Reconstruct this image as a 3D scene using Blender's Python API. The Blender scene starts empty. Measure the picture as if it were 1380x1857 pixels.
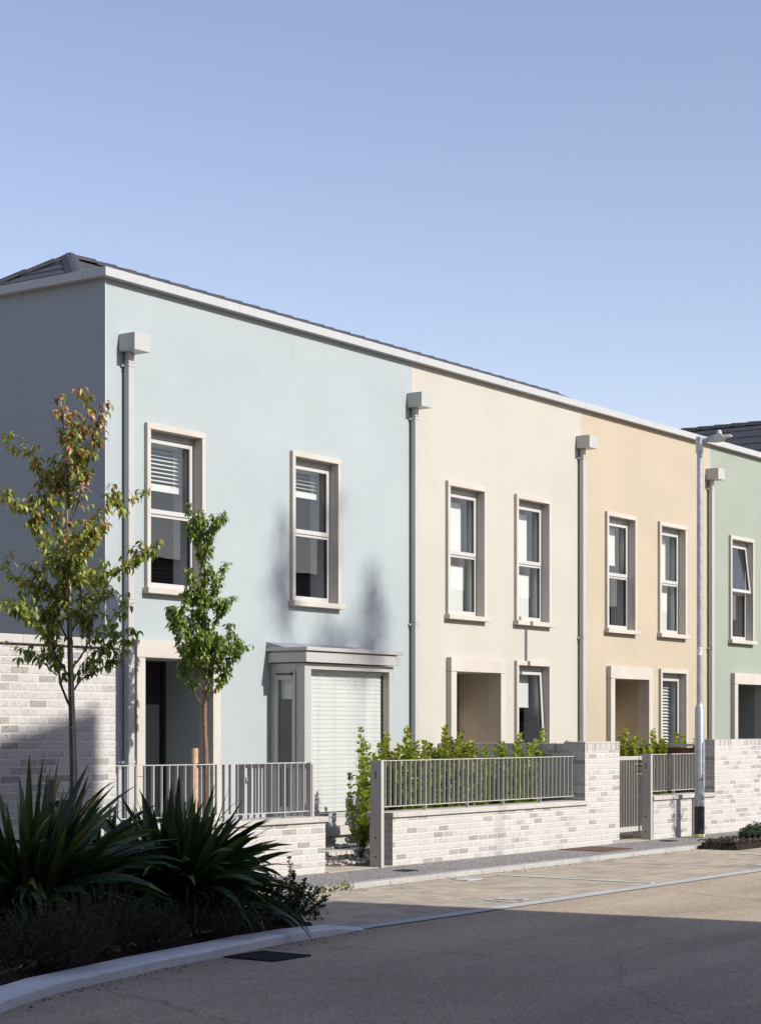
import bpy, math, random
from mathutils import Vector, Matrix, Euler
random.seed(7)
SC = bpy.context.scene
COL = SC.collection
R = math.radians

# ------------------------------------------------------------------ camera
# facade plane is Y = 0, the street runs along +X, camera stands 15.2 m out
CY = -15.2
cam_d = bpy.data.cameras.new("camera"); cam = bpy.data.objects.new("camera", cam_d)
COL.objects.link(cam); SC.camera = cam
cam.location = (0, CY, 1.6)
YAW = R(35.16)
cam.rotation_euler = (R(90), 0, YAW - R(90))
cam_d.sensor_fit = 'HORIZONTAL'; cam_d.sensor_width = 36
cam_d.lens = 36 * 3486 / 1380
cam_d.shift_y = 394 / 1380
cam_d.clip_start = 0.2; cam_d.clip_end = 6000

# ------------------------------------------------------------------ light
SUN_AZ, SUN_EL = R(7.5), R(34)
S = Vector((math.sin(SUN_AZ) * math.cos(SUN_EL), -math.cos(SUN_AZ) * math.cos(SUN_EL), math.sin(SUN_EL)))
sun_d = bpy.data.lights.new("sun", 'SUN'); sun = bpy.data.objects.new("sun", sun_d)
COL.objects.link(sun); sun.rotation_euler = S.to_track_quat('Z', 'Y').to_euler()
sun_d.energy = 3.7; sun_d.angle = R(0.55); sun_d.color = (1.0, 0.955, 0.875)
sun.location = (0, -30, 30)
W = bpy.data.worlds.new("World"); SC.world = W; W.use_nodes = True
nt = W.node_tree; bg = nt.nodes['Background']
sky = nt.nodes.new('ShaderNodeTexSky'); sky.sky_type = 'NISHITA'; sky.sun_disc = False
sky.sun_elevation = SUN_EL; sky.sun_rotation = math.pi - SUN_AZ
sky.air_density = 1.0; sky.dust_density = 0.4; sky.ozone_density = 2.6
tint = nt.nodes.new('ShaderNodeMix'); tint.data_type = 'RGBA'; tint.blend_type = 'MULTIPLY'; tint.inputs[0].default_value = 1.0
tint.inputs[7].default_value = (1.0, 0.775, 0.715, 1)      # the violet cast of this sky
nt.links.new(sky.outputs[0], tint.inputs[6]); nt.links.new(tint.outputs[2], bg.inputs[0]); bg.inputs[1].default_value = 0.15
SC.view_settings.view_transform = 'Standard'; SC.view_settings.look = 'None'
SC.view_settings.exposure = 0.71; SC.view_settings.gamma = 1.0
SC.render.engine = 'CYCLES'

# ------------------------------------------------------------------ measuring
ST, CT = math.sin(YAW), math.cos(YAW)
def rr(px):                      # X / distance-from-camera-plane ratio of a bearing
    k = (px - 690) / 3486
    return (CT + k * ST) / (ST - k * CT)
def XF(px, y=0.0):               # X on the plane Y = y seen on that bearing
    return rr(px) * (y - CY)
def ground(px, py, z=0.0):
    k = (px - 690) / 3486
    D = (1.6 - z) * 3486 * (ST - k * CT) / (py - 1322.5)
    return Vector((rr(px) * D, CY + D, z))

# ------------------------------------------------------------------ mesh builder
def wpos(o):
    v = Vector((0, 0, 0))
    while o: v = v + o.location; o = o.parent
    return v
class MB:
    def __init__(s): s.v = []; s.f = []; s.m = []; s.uv = []; s.c = []; s.mi = 0; s.smooth = []
    def face(s, pts, uv=None, c=0.0, sm=False):
        n = len(s.v); s.v += [tuple(p) for p in pts]; s.f.append(tuple(range(n, n + len(pts))))
        s.m.append(s.mi); s.c.append(c); s.smooth.append(sm); s.uv.append(uv)
    def box(s, x0, x1, y0, y1, z0, z1, M=None, c=0.0):
        P = [Vector(p) for p in ((x0,y0,z0),(x1,y0,z0),(x1,y1,z0),(x0,y1,z0),(x0,y0,z1),(x1,y0,z1),(x1,y1,z1),(x0,y1,z1))]
        if M: P = [M @ p for p in P]
        s.conn(P, ((0,3,2,1),(4,5,6,7),(0,1,5,4),(1,2,6,5),(2,3,7,6),(3,0,4,7)), c)
    def conn(s, P, F, c=0.0, sm=False):
        n = len(s.v); s.v += [tuple(p) for p in P]
        for f in F: s.f.append(tuple(i + n for i in f)); s.m.append(s.mi); s.c.append(c); s.smooth.append(sm); s.uv.append(None)
    def tube(s, pts, rad, n=8, cap=True, c=0.0):
        pts = [Vector(p) for p in pts]
        if not hasattr(rad, '__len__'): rad = [rad] * len(pts)
        P = []; prev = None
        for i, p in enumerate(pts):
            d = (pts[min(i+1, len(pts)-1)] - pts[max(i-1, 0)]).normalized()
            a = Vector((1,0,0)) if abs(d.x) < .8 else Vector((0,1,0))
            if prev is not None: a = prev
            u = (a - d * a.dot(d)).normalized(); w = d.cross(u); prev = u
            for k in range(n):
                t = 2*math.pi*k/n
                P.append(p + (u*math.cos(t) + w*math.sin(t))*rad[i])
        F = []
        for i in range(len(pts)-1):
            for k in range(n):
                F.append((i*n+k, i*n+(k+1)%n, (i+1)*n+(k+1)%n, (i+1)*n+k))
        s.conn(P, F, c, True)
        if cap:
            s.conn(P[:n][::-1], [tuple(range(n))], c); s.conn(P[-n:], [tuple(range(n))], c)
    def prism(s, poly, z0, z1, c=0.0):
        n = len(poly)
        a = sum(poly[i][0]*poly[(i+1)%n][1]-poly[(i+1)%n][0]*poly[i][1] for i in range(n))
        if a < 0: poly = poly[::-1]
        P = [Vector((p[0], p[1], z0)) for p in poly] + [Vector((p[0], p[1], z1)) for p in poly]
        F = [tuple(range(n))[::-1], tuple(range(n, 2*n))] + [(i, (i+1)%n, n+(i+1)%n, n+i) for i in range(n)]
        s.conn(P, F, c)
    def build(s, name, mats, parent=None, bevel=0.0, label=None, loc=None):
        if not isinstance(mats, (list, tuple)): mats = [mats]
        off = wpos(parent) if parent else (Vector(loc) if loc is not None else Vector((0,0,0)))
        me = bpy.data.meshes.new(name)
        me.from_pydata([(x-off.x, y-off.y, z-off.z) for x, y, z in s.v], [], s.f)
        for m in mats: me.materials.append(m)
        me.polygons.foreach_set('material_index', s.m)
        me.polygons.foreach_set('use_smooth', s.smooth)
        uvl = me.uv_layers.new(name='UVMap').data
        at = me.attributes.new('rnd', 'FLOAT', 'FACE'); at.data.foreach_set('value', s.c)
        i = 0
        for p, uv in zip(me.polygons, s.uv):
            nrm = p.normal
            if uv is None and abs(nrm.z) < .7:
                t = Vector((-nrm.y, nrm.x, 0)).normalized() if nrm.xy.length > 1e-6 else Vector((1,0,0))
            for k, li in enumerate(p.loop_indices):
                if uv is not None: uvl[li].uv = uv[k]
                else:
                    w = s.v[me.loops[li].vertex_index]
                    uvl[li].uv = (w[0], w[1]) if abs(nrm.z) >= .7 else (w[0]*t.x + w[1]*t.y, w[2])
        me.validate()
        o = bpy.data.objects.new(name, me); COL.objects.link(o)
        if parent: o.parent = parent
        elif loc is not None: o.location = loc
        if bevel:
            b = o.modifiers.new('bevel', 'BEVEL'); b.width = bevel; b.segments = 2; b.limit_method = 'ANGLE'
        if label: o['label'] = label
        return o
def thing(name, loc, label, cat, group=None):
    o = bpy.data.objects.new(name, None); COL.objects.link(o); o.location = loc; o.empty_display_size = .2
    o['label'] = label; o['category'] = cat
    if group: o['group'] = group
    return o
def tag(o, label, cat, group=None, kind=None):
    o['label'] = label; o['category'] = cat
    if group: o['group'] = group
    if kind: o['kind'] = kind
    return o
def struct(o, label=None):
    o['kind'] = 'structure'
    if label: o['label'] = label
    return o
def link_copy(o, parent, loc=None):
    c = o.copy(); COL.objects.link(c); c.parent = parent
    if loc is not None: c.location = loc
    return c
def copy_tree(o, parent=None):
    c = link_copy(o, parent)
    for ch in [x for x in bpy.data.objects if x.parent == o]: copy_tree(ch, c)
    return c

# ------------------------------------------------------------------ materials
def mat(name):
    m = bpy.data.materials.new(name); m.use_nodes = True
    return m, m.node_tree.nodes, m.node_tree.links, m.node_tree.nodes['Principled BSDF']
def ramp(N, stops, interp='LINEAR'):
    r = N.new('ShaderNodeValToRGB'); r.color_ramp.interpolation = interp
    e = r.color_ramp.elements
    while len(e) < len(stops): e.new(0.5)
    for i, (p, c) in enumerate(stops): e[i].position = p; e[i].color = (*c, 1)
    return r
def noise(N, L, scale, detail=4, rough=.6, coord=None, dist=0.0):
    n = N.new('ShaderNodeTexNoise'); n.inputs['Scale'].default_value = scale
    n.inputs['Detail'].default_value = detail; n.inputs['Roughness'].default_value = rough
    n.inputs['Distortion'].default_value = dist
    if coord is not None: L.new(coord, n.inputs['Vector'])
    return n
def bump(N, L, h, strength, dist, b, prev=None):
    bp = N.new('ShaderNodeBump'); bp.inputs['Strength'].default_value = strength; bp.inputs['Distance'].default_value = dist
    L.new(h, bp.inputs['Height'])
    if prev: L.new(prev.outputs[0], bp.inputs['Normal'])
    L.new(bp.outputs[0], b.inputs['Normal']); return bp
def mixc(N, L, a, b, f, mode='MIX'):
    m = N.new('ShaderNodeMix'); m.data_type = 'RGBA'; m.blend_type = mode
    for s_, v in ((6, a), (7, b), (0, f)):
        if hasattr(v, 'links'): L.new(v, m.inputs[s_])
        elif s_ == 0: m.inputs[0].default_value = v
        else: m.inputs[s_].default_value = (*v, 1)
    return m.outputs[2]
def pos(N):
    return N.new('ShaderNodeNewGeometry').outputs['Position']
def plain(name, col, rough=.5, metal=0.0, var=.06, nscale=3.0, bmp=0.0, bscale=200, spec=.5):
    m, N, L, b = mat(name)
    p = pos(N); n = noise(N, L, nscale, 5, .6, p)
    lo = tuple(c*(1-var) for c in col); hi = tuple(min(1, c*(1+var)) for c in col)
    r = ramp(N, [(.3, lo), (.7, hi)]); L.new(n.outputs[0], r.inputs[0]); L.new(r.outputs[0], b.inputs['Base Color'])
    b.inputs['Roughness'].default_value = rough; b.inputs['Metallic'].default_value = metal
    b.inputs['Specular IOR Level'].default_value = spec
    if bmp:
        n2 = noise(N, L, bscale, 3, .6, p); bump(N, L, n2.outputs[0], bmp, .003, b)
    return m
def render_mat(name, col):
    m, N, L, b = mat(name); p = pos(N)
    n = noise(N, L, .7, 6, .55, p)
    r = ramp(N, [(.3, tuple(c*.93 for c in col)), (.7, tuple(min(1, c*1.02) for c in col))]); L.new(n.outputs[0], r.inputs[0])
    # faint vertical run-off streaks
    mp = N.new('ShaderNodeMapping'); mp.inputs['Scale'].default_value = (2.2, 2.2, .5); L.new(p, mp.inputs[0])
    n2 = noise(N, L, 2.2, 4, .6, mp.outputs[0]); r2 = ramp(N, [(.55, (1,1,1)), (.85, (.965,.965,.96))]); L.new(n2.outputs[0], r2.inputs[0])
    n4 = noise(N, L, 42, 6, .8, p); r4 = ramp(N, [(.34, (.93,.93,.93)), (.47, (.99,.99,.99)), (.7, (1.02,1.02,1.02))]); L.new(n4.outputs[0], r4.inputs[0])
    c = mixc(N, L, r.outputs[0], r2.outputs[0], 1.0, 'MULTIPLY'); c = mixc(N, L, c, r4.outputs[0], 1.0, 'MULTIPLY')
    sx = N.new('ShaderNodeSeparateXYZ'); L.new(p, sx.inputs[0])
    mz = N.new('ShaderNodeMapRange'); mz.inputs[1].default_value = 6.1; mz.inputs[2].default_value = 6.6; L.new(sx.outputs[2], mz.inputs[0])
    mp2 = N.new('ShaderNodeMapping'); mp2.inputs['Scale'].default_value = (14, 14, 1.6); L.new(p, mp2.inputs[0])
    n7 = noise(N, L, 1.0, 3, .5, mp2.outputs[0]); r7 = ramp(N, [(.69, (1,1,1)), (.74, (.80,.80,.79))]); L.new(n7.outputs[0], r7.inputs[0])
    c = mixc(N, L, c, mixc(N, L, c, r7.outputs[0], 1.0, 'MULTIPLY'), mz.outputs[0])
    mz2 = N.new('ShaderNodeMapRange'); mz2.inputs[1].default_value = .75; mz2.inputs[2].default_value = .1; L.new(sx.outputs[2], mz2.inputs[0])
    n8 = noise(N, L, 3.0, 6, .7, p); r8 = ramp(N, [(.4, (.84,.83,.80)), (.62, (1,1,1))]); L.new(n8.outputs[0], r8.inputs[0])
    c = mixc(N, L, c, mixc(N, L, c, r8.outputs[0], 1.0, 'MULTIPLY'), mz2.outputs[0])
    L.new(c, b.inputs['Base Color']); b.inputs['Roughness'].default_value = .92; b.inputs['Specular IOR Level'].default_value = .2
    n3 = noise(N, L, 260, 4, .65, p); b1 = bump(N, L, n3.outputs[0], .35, .003, b)
    n5 = noise(N, L, 9, 4, .6, p); bump(N, L, n5.outputs[0], .25, .012, b, b1)
    return m
M = {}
M['blue'] = render_mat('pale blue render', (.345, .388, .399))
M['cream'] = render_mat('cream render', (.446, .424, .377))
M['peach'] = render_mat('peach render', (.424, .366, .277))
M['green'] = render_mat('sage green render', (.282, .314, .266))
M['white'] = render_mat('white painted bead', (.47, .47, .46))
M['stone'] = plain('cast stone surround', (.460, .430, .380), .85, var=.07, nscale=2.2, bmp=.25, bscale=120, spec=.25)
M['frame'] = plain('pale grey aluminium', (.46, .455, .44), .38, var=.02)
M['baymetal'] = plain('warm grey aluminium cladding', (.40, .395, .375), .35, metal=.05, var=.025)
M['fascia'] = plain('pressed aluminium capping', (.405, .415, .41), .4, var=.03)
M['pipe'] = plain('putty painted downpipe', (.40, .40, .385), .38, var=.02)
M['rail'] = plain('putty powder coated steel', (.40, .39, .37), .4, var=.03)
M['black'] = plain('black door paint', (.018, .018, .02), .25, var=.1)
M['doorbounce'] = plain('pale bounce door', (.56,.43,.29), .5, var=.2, nscale=9)  # made-up pale colour for hidden doors, bounces warm light into the porches
M['dark'] = plain('dark rubber', (.02, .02, .02), .6)
M['chrome'] = plain('brushed steel', (.6, .6, .62), .25, metal=1.0)
M['lead'] = plain('lead flashing', (.30, .30, .33), .55, metal=.3, var=.25, nscale=14)
M['blind'] = plain('white blind fabric', (.64, .655, .635), .7, var=.01)
M['room'] = plain('grey plaster interior', (.22, .22, .22), .9)
M['liner'] = plain('white window reveal', (.62, .64, .64), .8)
M['cord'] = plain('blind cord', (.5, .52, .5), .8)
M['galv'] = None
def galv():
    m, N, L, b = mat('galvanised steel'); p = pos(N)
    v = N.new('ShaderNodeTexVoronoi'); v.inputs['Scale'].default_value = 55; L.new(p, v.inputs['Vector'])
    r = ramp(N, [(0, (.34,.36,.39)), (1, (.55,.57,.60))]); L.new(v.outputs['Color'], r.inputs[0])
    n = noise(N, L, 5, 5, .6, p); r2 = ramp(N, [(.35, (.75,.76,.78)), (.65, (1,1,1))]); L.new(n.outputs[0], r2.inputs[0])
    L.new(mixc(N, L, r.outputs[0], r2.outputs[0], 1.0, 'MULTIPLY'), b.inputs['Base Color'])
    b.inputs['Metallic'].default_value = .55; b.inputs['Roughness'].default_value = .42
    return m
M['galv'] = galv()
def glass_mat():
    m, N, L, b = mat('window glass'); N.remove(b)
    g = N.new('ShaderNodeBsdfGlossy'); g.inputs['Roughness'].default_value = .0; g.inputs['Color'].default_value = (1,1,1,1)
    t = N.new('ShaderNodeBsdfTransparent'); t.inputs['Color'].default_value = (.88,.895,.89,1)
    ge = N.new('ShaderNodeNewGeometry'); dt = N.new('ShaderNodeVectorMath'); dt.operation = 'DOT_PRODUCT'
    L.new(ge.outputs['Incoming'], dt.inputs[0]); L.new(ge.outputs['Normal'], dt.inputs[1])
    def mth(op, a, b_=None):
        q = N.new('ShaderNodeMath'); q.operation = op
        for k_, v_ in ((0, a), (1, b_)):
            if v_ is None: continue
            if hasattr(v_, 'links'): L.new(v_, q.inputs[k_])
            else: q.inputs[k_].default_value = v_
        return q.outputs[0]
    sch = mth('POWER', mth('SUBTRACT', 1.0, mth('ABSOLUTE', dt.outputs['Value'])), 5.0)
    fr_ = mth('ADD', mth('MULTIPLY', sch, .9), .09)
    mx = N.new('ShaderNodeMixShader'); L.new(fr_, mx.inputs[0]); L.new(t.outputs[0], mx.inputs[1]); L.new(g.outputs[0], mx.inputs[2])
    L.new(mx.outputs[0], N['Material Output'].inputs[0])
    n = noise(N, L, 1.2, 2, .5, pos(N)); bp = N.new('ShaderNodeBump'); bp.inputs['Strength'].default_value = .05; bp.inputs['Distance'].default_value = .02
    L.new(n.outputs[0], bp.inputs['Height']); L.new(bp.outputs[0], g.inputs['Normal'])
    return m
M['glass'] = glass_mat()
def brick_mat(name, swap=False, lightness=1.0, grey=.27, bw=.225, rh=.075):
    m, N, L, b = mat(name)
    uv = N.new('ShaderNodeUVMap'); uv.uv_map = 'UVMap'
    mp = N.new('ShaderNodeMapping'); L.new(uv.outputs[0], mp.inputs[0])
    if swap: mp.inputs['Rotation'].default_value = (0, 0, R(90))
    nz = noise(N, L, 9, 2, .5, mp.outputs[0])
    off = N.new('ShaderNodeVectorMath'); off.operation = 'MULTIPLY_ADD'
    off.inputs[1].default_value = (.012, .012, 0); L.new(nz.outputs['Color'], off.inputs[0]); L.new(mp.outputs[0], off.inputs[2])
    nzb = noise(N, L, 45, 3, .6, mp.outputs[0])
    off2 = N.new('ShaderNodeVectorMath'); off2.operation = 'MULTIPLY_ADD'; off2.inputs[1].default_value = (.009, .009, 0)
    L.new(nzb.outputs['Color'], off2.inputs[0]); L.new(off.outputs[0], off2.inputs[2]); off = off2
    br = N.new('ShaderNodeTexBrick'); L.new(off.outputs[0], br.inputs['Vector'])
    br.inputs['Scale'].default_value = 1; br.inputs['Brick Width'].default_value = bw; br.inputs['Row Height'].default_value = rh
    br.inputs['Mortar Size'].default_value = .010; br.inputs['Mortar Smooth'].default_value = .35; br.offset = .5
    br.inputs['Color1'].default_value = (0,0,0,1); br.inputs['Color2'].default_value = (1,1,1,1); br.inputs['Mortar'].default_value = (.0,.0,.0,1)
    w = lightness
    c = ramp(N, [(0, (.50*w,.485*w,.465*w)), (1-grey-.10, (.47*w,.455*w,.435*w)), (1-grey, (.43*w,.415*w,.40*w)), (1-grey+.10, (.36*w,.345*w,.335*w)), (.94, (.30*w,.29*w,.285*w)), (1, (.36*w,.33*w,.29*w))])
    L.new(br.outputs['Color'], c.inputs[0])
    # whitewash wearing: fine mottling and cracks inside the bricks
    n1 = noise(N, L, 26, 8, .72, mp.outputs[0], .6); r1 = ramp(N, [(.33, (.55,.53,.52)), (.46, (.95,.95,.95)), (.56, (1,1,1)), (.75, (1.12,1.12,1.12))]); L.new(n1.outputs[0], r1.inputs[0])
    c2 = mixc(N, L, c.outputs[0], r1.outputs[0], .8, 'MULTIPLY')
    mc = N.new('ShaderNodeMapping'); mc.inputs['Scale'].default_value = (7, 17, 1); L.new(mp.outputs[0], mc.inputs[0])
    ncr = noise(N, L, 1.0, 5, .62, mc.outputs[0], 1.6); rcr = ramp(N, [(.462, (1,1,1)), (.476, (.60,.58,.57)), (.492, (1,1,1))]); L.new(ncr.outputs[0], rcr.inputs[0])
    c2 = mixc(N, L, c2, rcr.outputs[0], .75, 'MULTIPLY')
    n0 = noise(N, L, 1.1, 4, .6, mp.outputs[0]); r0 = ramp(N, [(.35, (.93,.92,.9)), (.65, (1,1,1))]); L.new(n0.outputs[0], r0.inputs[0])
    c2 = mixc(N, L, c2, r0.outputs[0], 1.0, 'MULTIPLY')
    c3 = mixc(N, L, c2, (.51*w,.50*w,.48*w), br.outputs['Fac'])
    L.new(c3, b.inputs['Base Color']); b.inputs['Roughness'].default_value = .92; b.inputs['Specular IOR Level'].default_value = .2
    inv = N.new('ShaderNodeMath'); inv.operation = 'SUBTRACT'; inv.inputs[0].default_value = 1; L.new(br.outputs['Fac'], inv.inputs[1])
    b1 = bump(N, L, inv.outputs[0], .7, .008, b)
    n2 = noise(N, L, 30, 6, .72, mp.outputs[0], 1.5); bump(N, L, n2.outputs[0], .6, .012, b, b1)
    return m
M['brick'] = brick_mat('white washed brick', lightness=1.05, grey=.25)
M['brickhead'] = brick_mat('white washed brick on edge', grey=.35, bw=.075, rh=.3)
def slab_mat(name, col, w=.45, h=.45, mort=.006, offs=.0, spread=.12, bmp=.3, mortar=.6, fine=90):
    m, N, L, b = mat(name); uv = N.new('ShaderNodeUVMap'); uv.uv_map = 'UVMap'
    br = N.new('ShaderNodeTexBrick'); L.new(uv.outputs[0], br.inputs['Vector']); br.offset = offs
    br.inputs['Scale'].default_value = 1; br.inputs['Brick Width'].default_value = w; br.inputs['Row Height'].default_value = h
    br.inputs['Mortar Size'].default_value = mort; br.inputs['Mortar Smooth'].default_value = .3
    k = spread
    br.inputs['Color1'].default_value = (*[c*(1-k) for c in col], 1); br.inputs['Color2'].default_value = (*[c*(1+k) for c in col], 1)
    br.inputs['Mortar'].default_value = (*[c*mortar for c in col], 1)
    n = noise(N, L, fine, 5, .7, uv.outputs[0]); r = ramp(N, [(.35, (.82,.81,.8)), (.65, (1.05,1.05,1.05))]); L.new(n.outputs[0], r.inputs[0])
    n2 = noise(N, L, .8, 5, .6, uv.outputs[0]); r2 = ramp(N, [(.3, (.86,.85,.84)), (.6, (1,1,1))]); L.new(n2.outputs[0], r2.inputs[0])
    c = mixc(N, L, br.outputs['Color'], r.outputs[0], .8, 'MULTIPLY'); c = mixc(N, L, c, r2.outputs[0], 1, 'MULTIPLY')
    L.new(c, b.inputs['Base Color']); b.inputs['Roughness'].default_value = .9; b.inputs['Specular IOR Level'].default_value = .25
    inv = N.new('ShaderNodeMath'); inv.operation = 'SUBTRACT'; inv.inputs[0].default_value = 1; L.new(br.outputs['Fac'], inv.inputs[1])
    b1 = bump(N, L, inv.outputs[0], .6, .004, b); bump(N, L, n.outputs[0], bmp, .003, b, b1)
    return m
M['coping'] = slab_mat('reconstituted stone coping', (.47, .45, .42), w=.45, h=2, mort=.004, spread=.05, mortar=.7)
M['paver'] = None
def paver():
    m, N, L, b = mat('buff block paving'); uv = N.new('ShaderNodeUVMap'); uv.uv_map = 'UVMap'
    br = N.new('ShaderNodeTexBrick'); L.new(uv.outputs[0], br.inputs['Vector']); br.offset = .5
    br.inputs['Scale'].default_value = 1; br.inputs['Brick Width'].default_value = .24; br.inputs['Row Height'].default_value = .16
    br.inputs['Mortar Size'].default_value = .004
    br.inputs['Color1'].default_value = (0,0,0,1); br.inputs['Color2'].default_value = (1,1,1,1)
    r = ramp(N, [(0, (.33,.285,.22)), (.3, (.405,.35,.28)), (.6, (.46,.40,.315)), (.85, (.34,.31,.275)), (1, (.50,.41,.28))]); L.new(br.outputs['Color'], r.inputs[0])
    n = noise(N, L, 70, 4, .7, uv.outputs[0]); r1 = ramp(N, [(.3, (.80,.79,.78)), (.65, (1.04,1.04,1.04))]); L.new(n.outputs[0], r1.inputs[0])
    n2 = noise(N, L, .9, 5, .65, uv.outputs[0]); r2 = ramp(N, [(.3, (.86,.85,.84)), (.62, (1,1,1))]); L.new(n2.outputs[0], r2.inputs[0])
    c = mixc(N, L, r.outputs[0], r1.outputs[0], .9, 'MULTIPLY'); c = mixc(N, L, c, r2.outputs[0], 1, 'MULTIPLY')
    c = mixc(N, L, c, (.15,.125,.10), br.outputs['Fac'])
    L.new(c, b.inputs['Base Color']); b.inputs['Roughness'].default_value = .92; b.inputs['Specular IOR Level'].default_value = .2
    inv = N.new('ShaderNodeMath'); inv.operation = 'SUBTRACT'; inv.inputs[0].default_value = 1; L.new(br.outputs['Fac'], inv.inputs[1])
    b1 = bump(N, L, inv.outputs[0], .5, .003, b); bump(N, L, n.outputs[0], .4, .003, b, b1)
    return m
M['paver'] = paver()
def speckle(name, c0, c1, scale, big=(.88, 1.0), rough=.9, bmp=.6, bd=.004, bigscale=.6, c2=None):
    m, N, L, b = mat(name); p = pos(N)
    v = N.new('ShaderNodeTexVoronoi'); v.inputs['Scale'].default_value = scale; L.new(p, v.inputs['Vector'])
    r = ramp(N, [(.15, c0), (.85, c1)] if c2 is None else [(.1, c0), (.6, c1), (.95, c2)])
    sep = N.new('ShaderNodeSeparateColor'); L.new(v.outputs['Color'], sep.inputs[0]); L.new(sep.outputs[0], r.inputs[0])
    n = noise(N, L, bigscale, 7, .6, p); r2 = ramp(N, [(.3, (big[0],)*3), (.65, (big[1],)*3)]); L.new(n.outputs[0], r2.inputs[0])
    n3 = noise(N, L, bigscale*9, 7, .7, p, 1.0); r3 = ramp(N, [(.3, (.92,)*3), (.6, (1,)*3)]); L.new(n3.outputs[0], r3.inputs[0])
    c = mixc(N, L, r.outputs[0], r2.outputs[0], 1, 'MULTIPLY'); c = mixc(N, L, c, r3.outputs[0], 1, 'MULTIPLY')
    if name.startswith('buff road'):      # tyre wear, oil drips, tar joints
        mp = N.new('ShaderNodeMapping'); mp.inputs['Scale'].default_value = (.10, 1.1, 1); mp.inputs['Rotation'].default_value = (0, 0, R(-3)); L.new(p, mp.inputs[0])
        n5 = noise(N, L, 1.0, 4, .55, mp.outputs[0]); r5 = ramp(N, [(.38, (.84,.84,.85)), (.6, (1.03,1.03,1.02))]); L.new(n5.outputs[0], r5.inputs[0])
        c = mixc(N, L, c, r5.outputs[0], 1, 'MULTIPLY')
        n6 = noise(N, L, 3.1, 2, .5, p); r6 = ramp(N, [(.70, (1,1,1)), (.76, (.72,.71,.70))]); L.new(n6.outputs[0], r6.inputs[0]); c = mixc(N, L, c, r6.outputs[0], 1, 'MULTIPLY')
        v2 = N.new('ShaderNodeTexVoronoi'); v2.feature = 'DISTANCE_TO_EDGE'; v2.inputs['Scale'].default_value = .32; nd_ = noise(N, L, 2.5, 5, .7, p)
        av = N.new('ShaderNodeVectorMath'); av.operation = 'MULTIPLY_ADD'; av.inputs[1].default_value = (.5,.5,0); L.new(nd_.outputs['Color'], av.inputs[0]); L.new(p, av.inputs[2]); L.new(av.outputs[0], v2.inputs['Vector'])
        r7 = ramp(N, [(0, (.62,.61,.60)), (.0035, (.85,.85,.85)), (.007, (1,1,1))]); L.new(v2.outputs['Distance'], r7.inputs[0]); c = mixc(N, L, c, r7.outputs[0], .8, 'MULTIPLY')
    L.new(c, b.inputs['Base Color']); b.inputs['Roughness'].default_value = rough; b.inputs['Specular IOR Level'].default_value = .25
    bump(N, L, v.outputs['Distance'], bmp, bd, b)
    return m
M['asphalt'] = speckle('buff road surfacing', (.24,.20,.15), (.60,.485,.36), 150, (.84, 1.0), bigscale=.45)
M['path'] = speckle('exposed aggregate footpath', (.10,.095,.09), (.21,.20,.19), 75, (.9, 1.0), bmp=.8, bd=.005, c2=(.42,.40,.375))
M['concrete'] = speckle('kerb concrete', (.33,.32,.305), (.45,.44,.42), 120, (.82, 1.0), bigscale=1.6, bmp=.3)
M['band'] = speckle('pale concrete edging', (.38,.385,.385), (.47,.475,.475), 140, (.85, 1.0), bigscale=2.5, bmp=.3)
M['beige'] = speckle('beige concrete slab', (.37,.32,.26), (.44,.385,.32), 160, (.9, 1.0), bigscale=1.2, bmp=.25)
M['greyflag'] = slab_mat('grey paving flags', (.52,.50,.46), .6, .4, .006, .5, .08)
M['soil'] = speckle('dark bark mulch', (.010,.007,.005), (.06,.042,.03), 60, (.6, 1.0), bigscale=3, bmp=1.0, bd=.03)
M['mulchchip'] = None
def rnd_mat(name, stops, rough=.5, transl=0.0, spec=.5, tcol=None):
    m, N, L, b = mat(name)
    a = N.new('ShaderNodeAttribute'); a.attribute_name = 'rnd'
    r = ramp(N, stops); L.new(a.outputs['Fac'], r.inputs[0]); L.new(r.outputs[0], b.inputs['Base Color'])
    b.inputs['Roughness'].default_value = rough; b.inputs['Specular IOR Level'].default_value = spec
    if transl:
        t = N.new('ShaderNodeBsdfTranslucent')
        cc = mixc(N, L, r.outputs[0], tcol or (.9,1.0,.35), 1.0, 'MULTIPLY')
        hs = N.new('ShaderNodeHueSaturation'); hs.inputs['Value'].default_value = 1.8; L.new(cc, hs.inputs['Color'])
        L.new(hs.outputs[0], t.inputs['Color'])
        mx = N.new('ShaderNodeMixShader'); mx.inputs[0].default_value = transl
        L.new(b.outputs[0], mx.inputs[1]); L.new(t.outputs[0], mx.inputs[2]); L.new(mx.outputs[0], N['Material Output'].inputs[0])
    return m
M['leafpear'] = rnd_mat('bronze green pear leaves', [(0,(.09,.14,.02)),(.45,(.27,.31,.06)),(.66,(.32,.28,.08)),(.82,(.34,.14,.08)),(1,(.40,.20,.13))], .38, .28)
M['leafgreen'] = rnd_mat('fresh green leaves', [(0,(.09,.14,.02)),(.7,(.23,.30,.06)),(.97,(.36,.42,.10)),(1,(.2,.06,.03))], .35, .28)
M['leafgris'] = rnd_mat('glossy apple green leaves', [(0,(.10,.14,.018)),(.5,(.25,.29,.045)),(.85,(.43,.43,.10)),(1,(.50,.38,.12))], .32, .3)
M['flax'] = rnd_mat('dark flax blades', [(0,(.016,.042,.014)),(.6,(.042,.088,.028)),(.93,(.085,.13,.04)),(.98,(.15,.12,.02)),(1,(.25,.14,.03))], .36, .1, spec=.5)
M['rosemary'] = rnd_mat('grey green needles', [(0,(.010,.017,.009)),(.8,(.03,.045,.025)),(1,(.07,.085,.05))], .6, .1)
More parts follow.
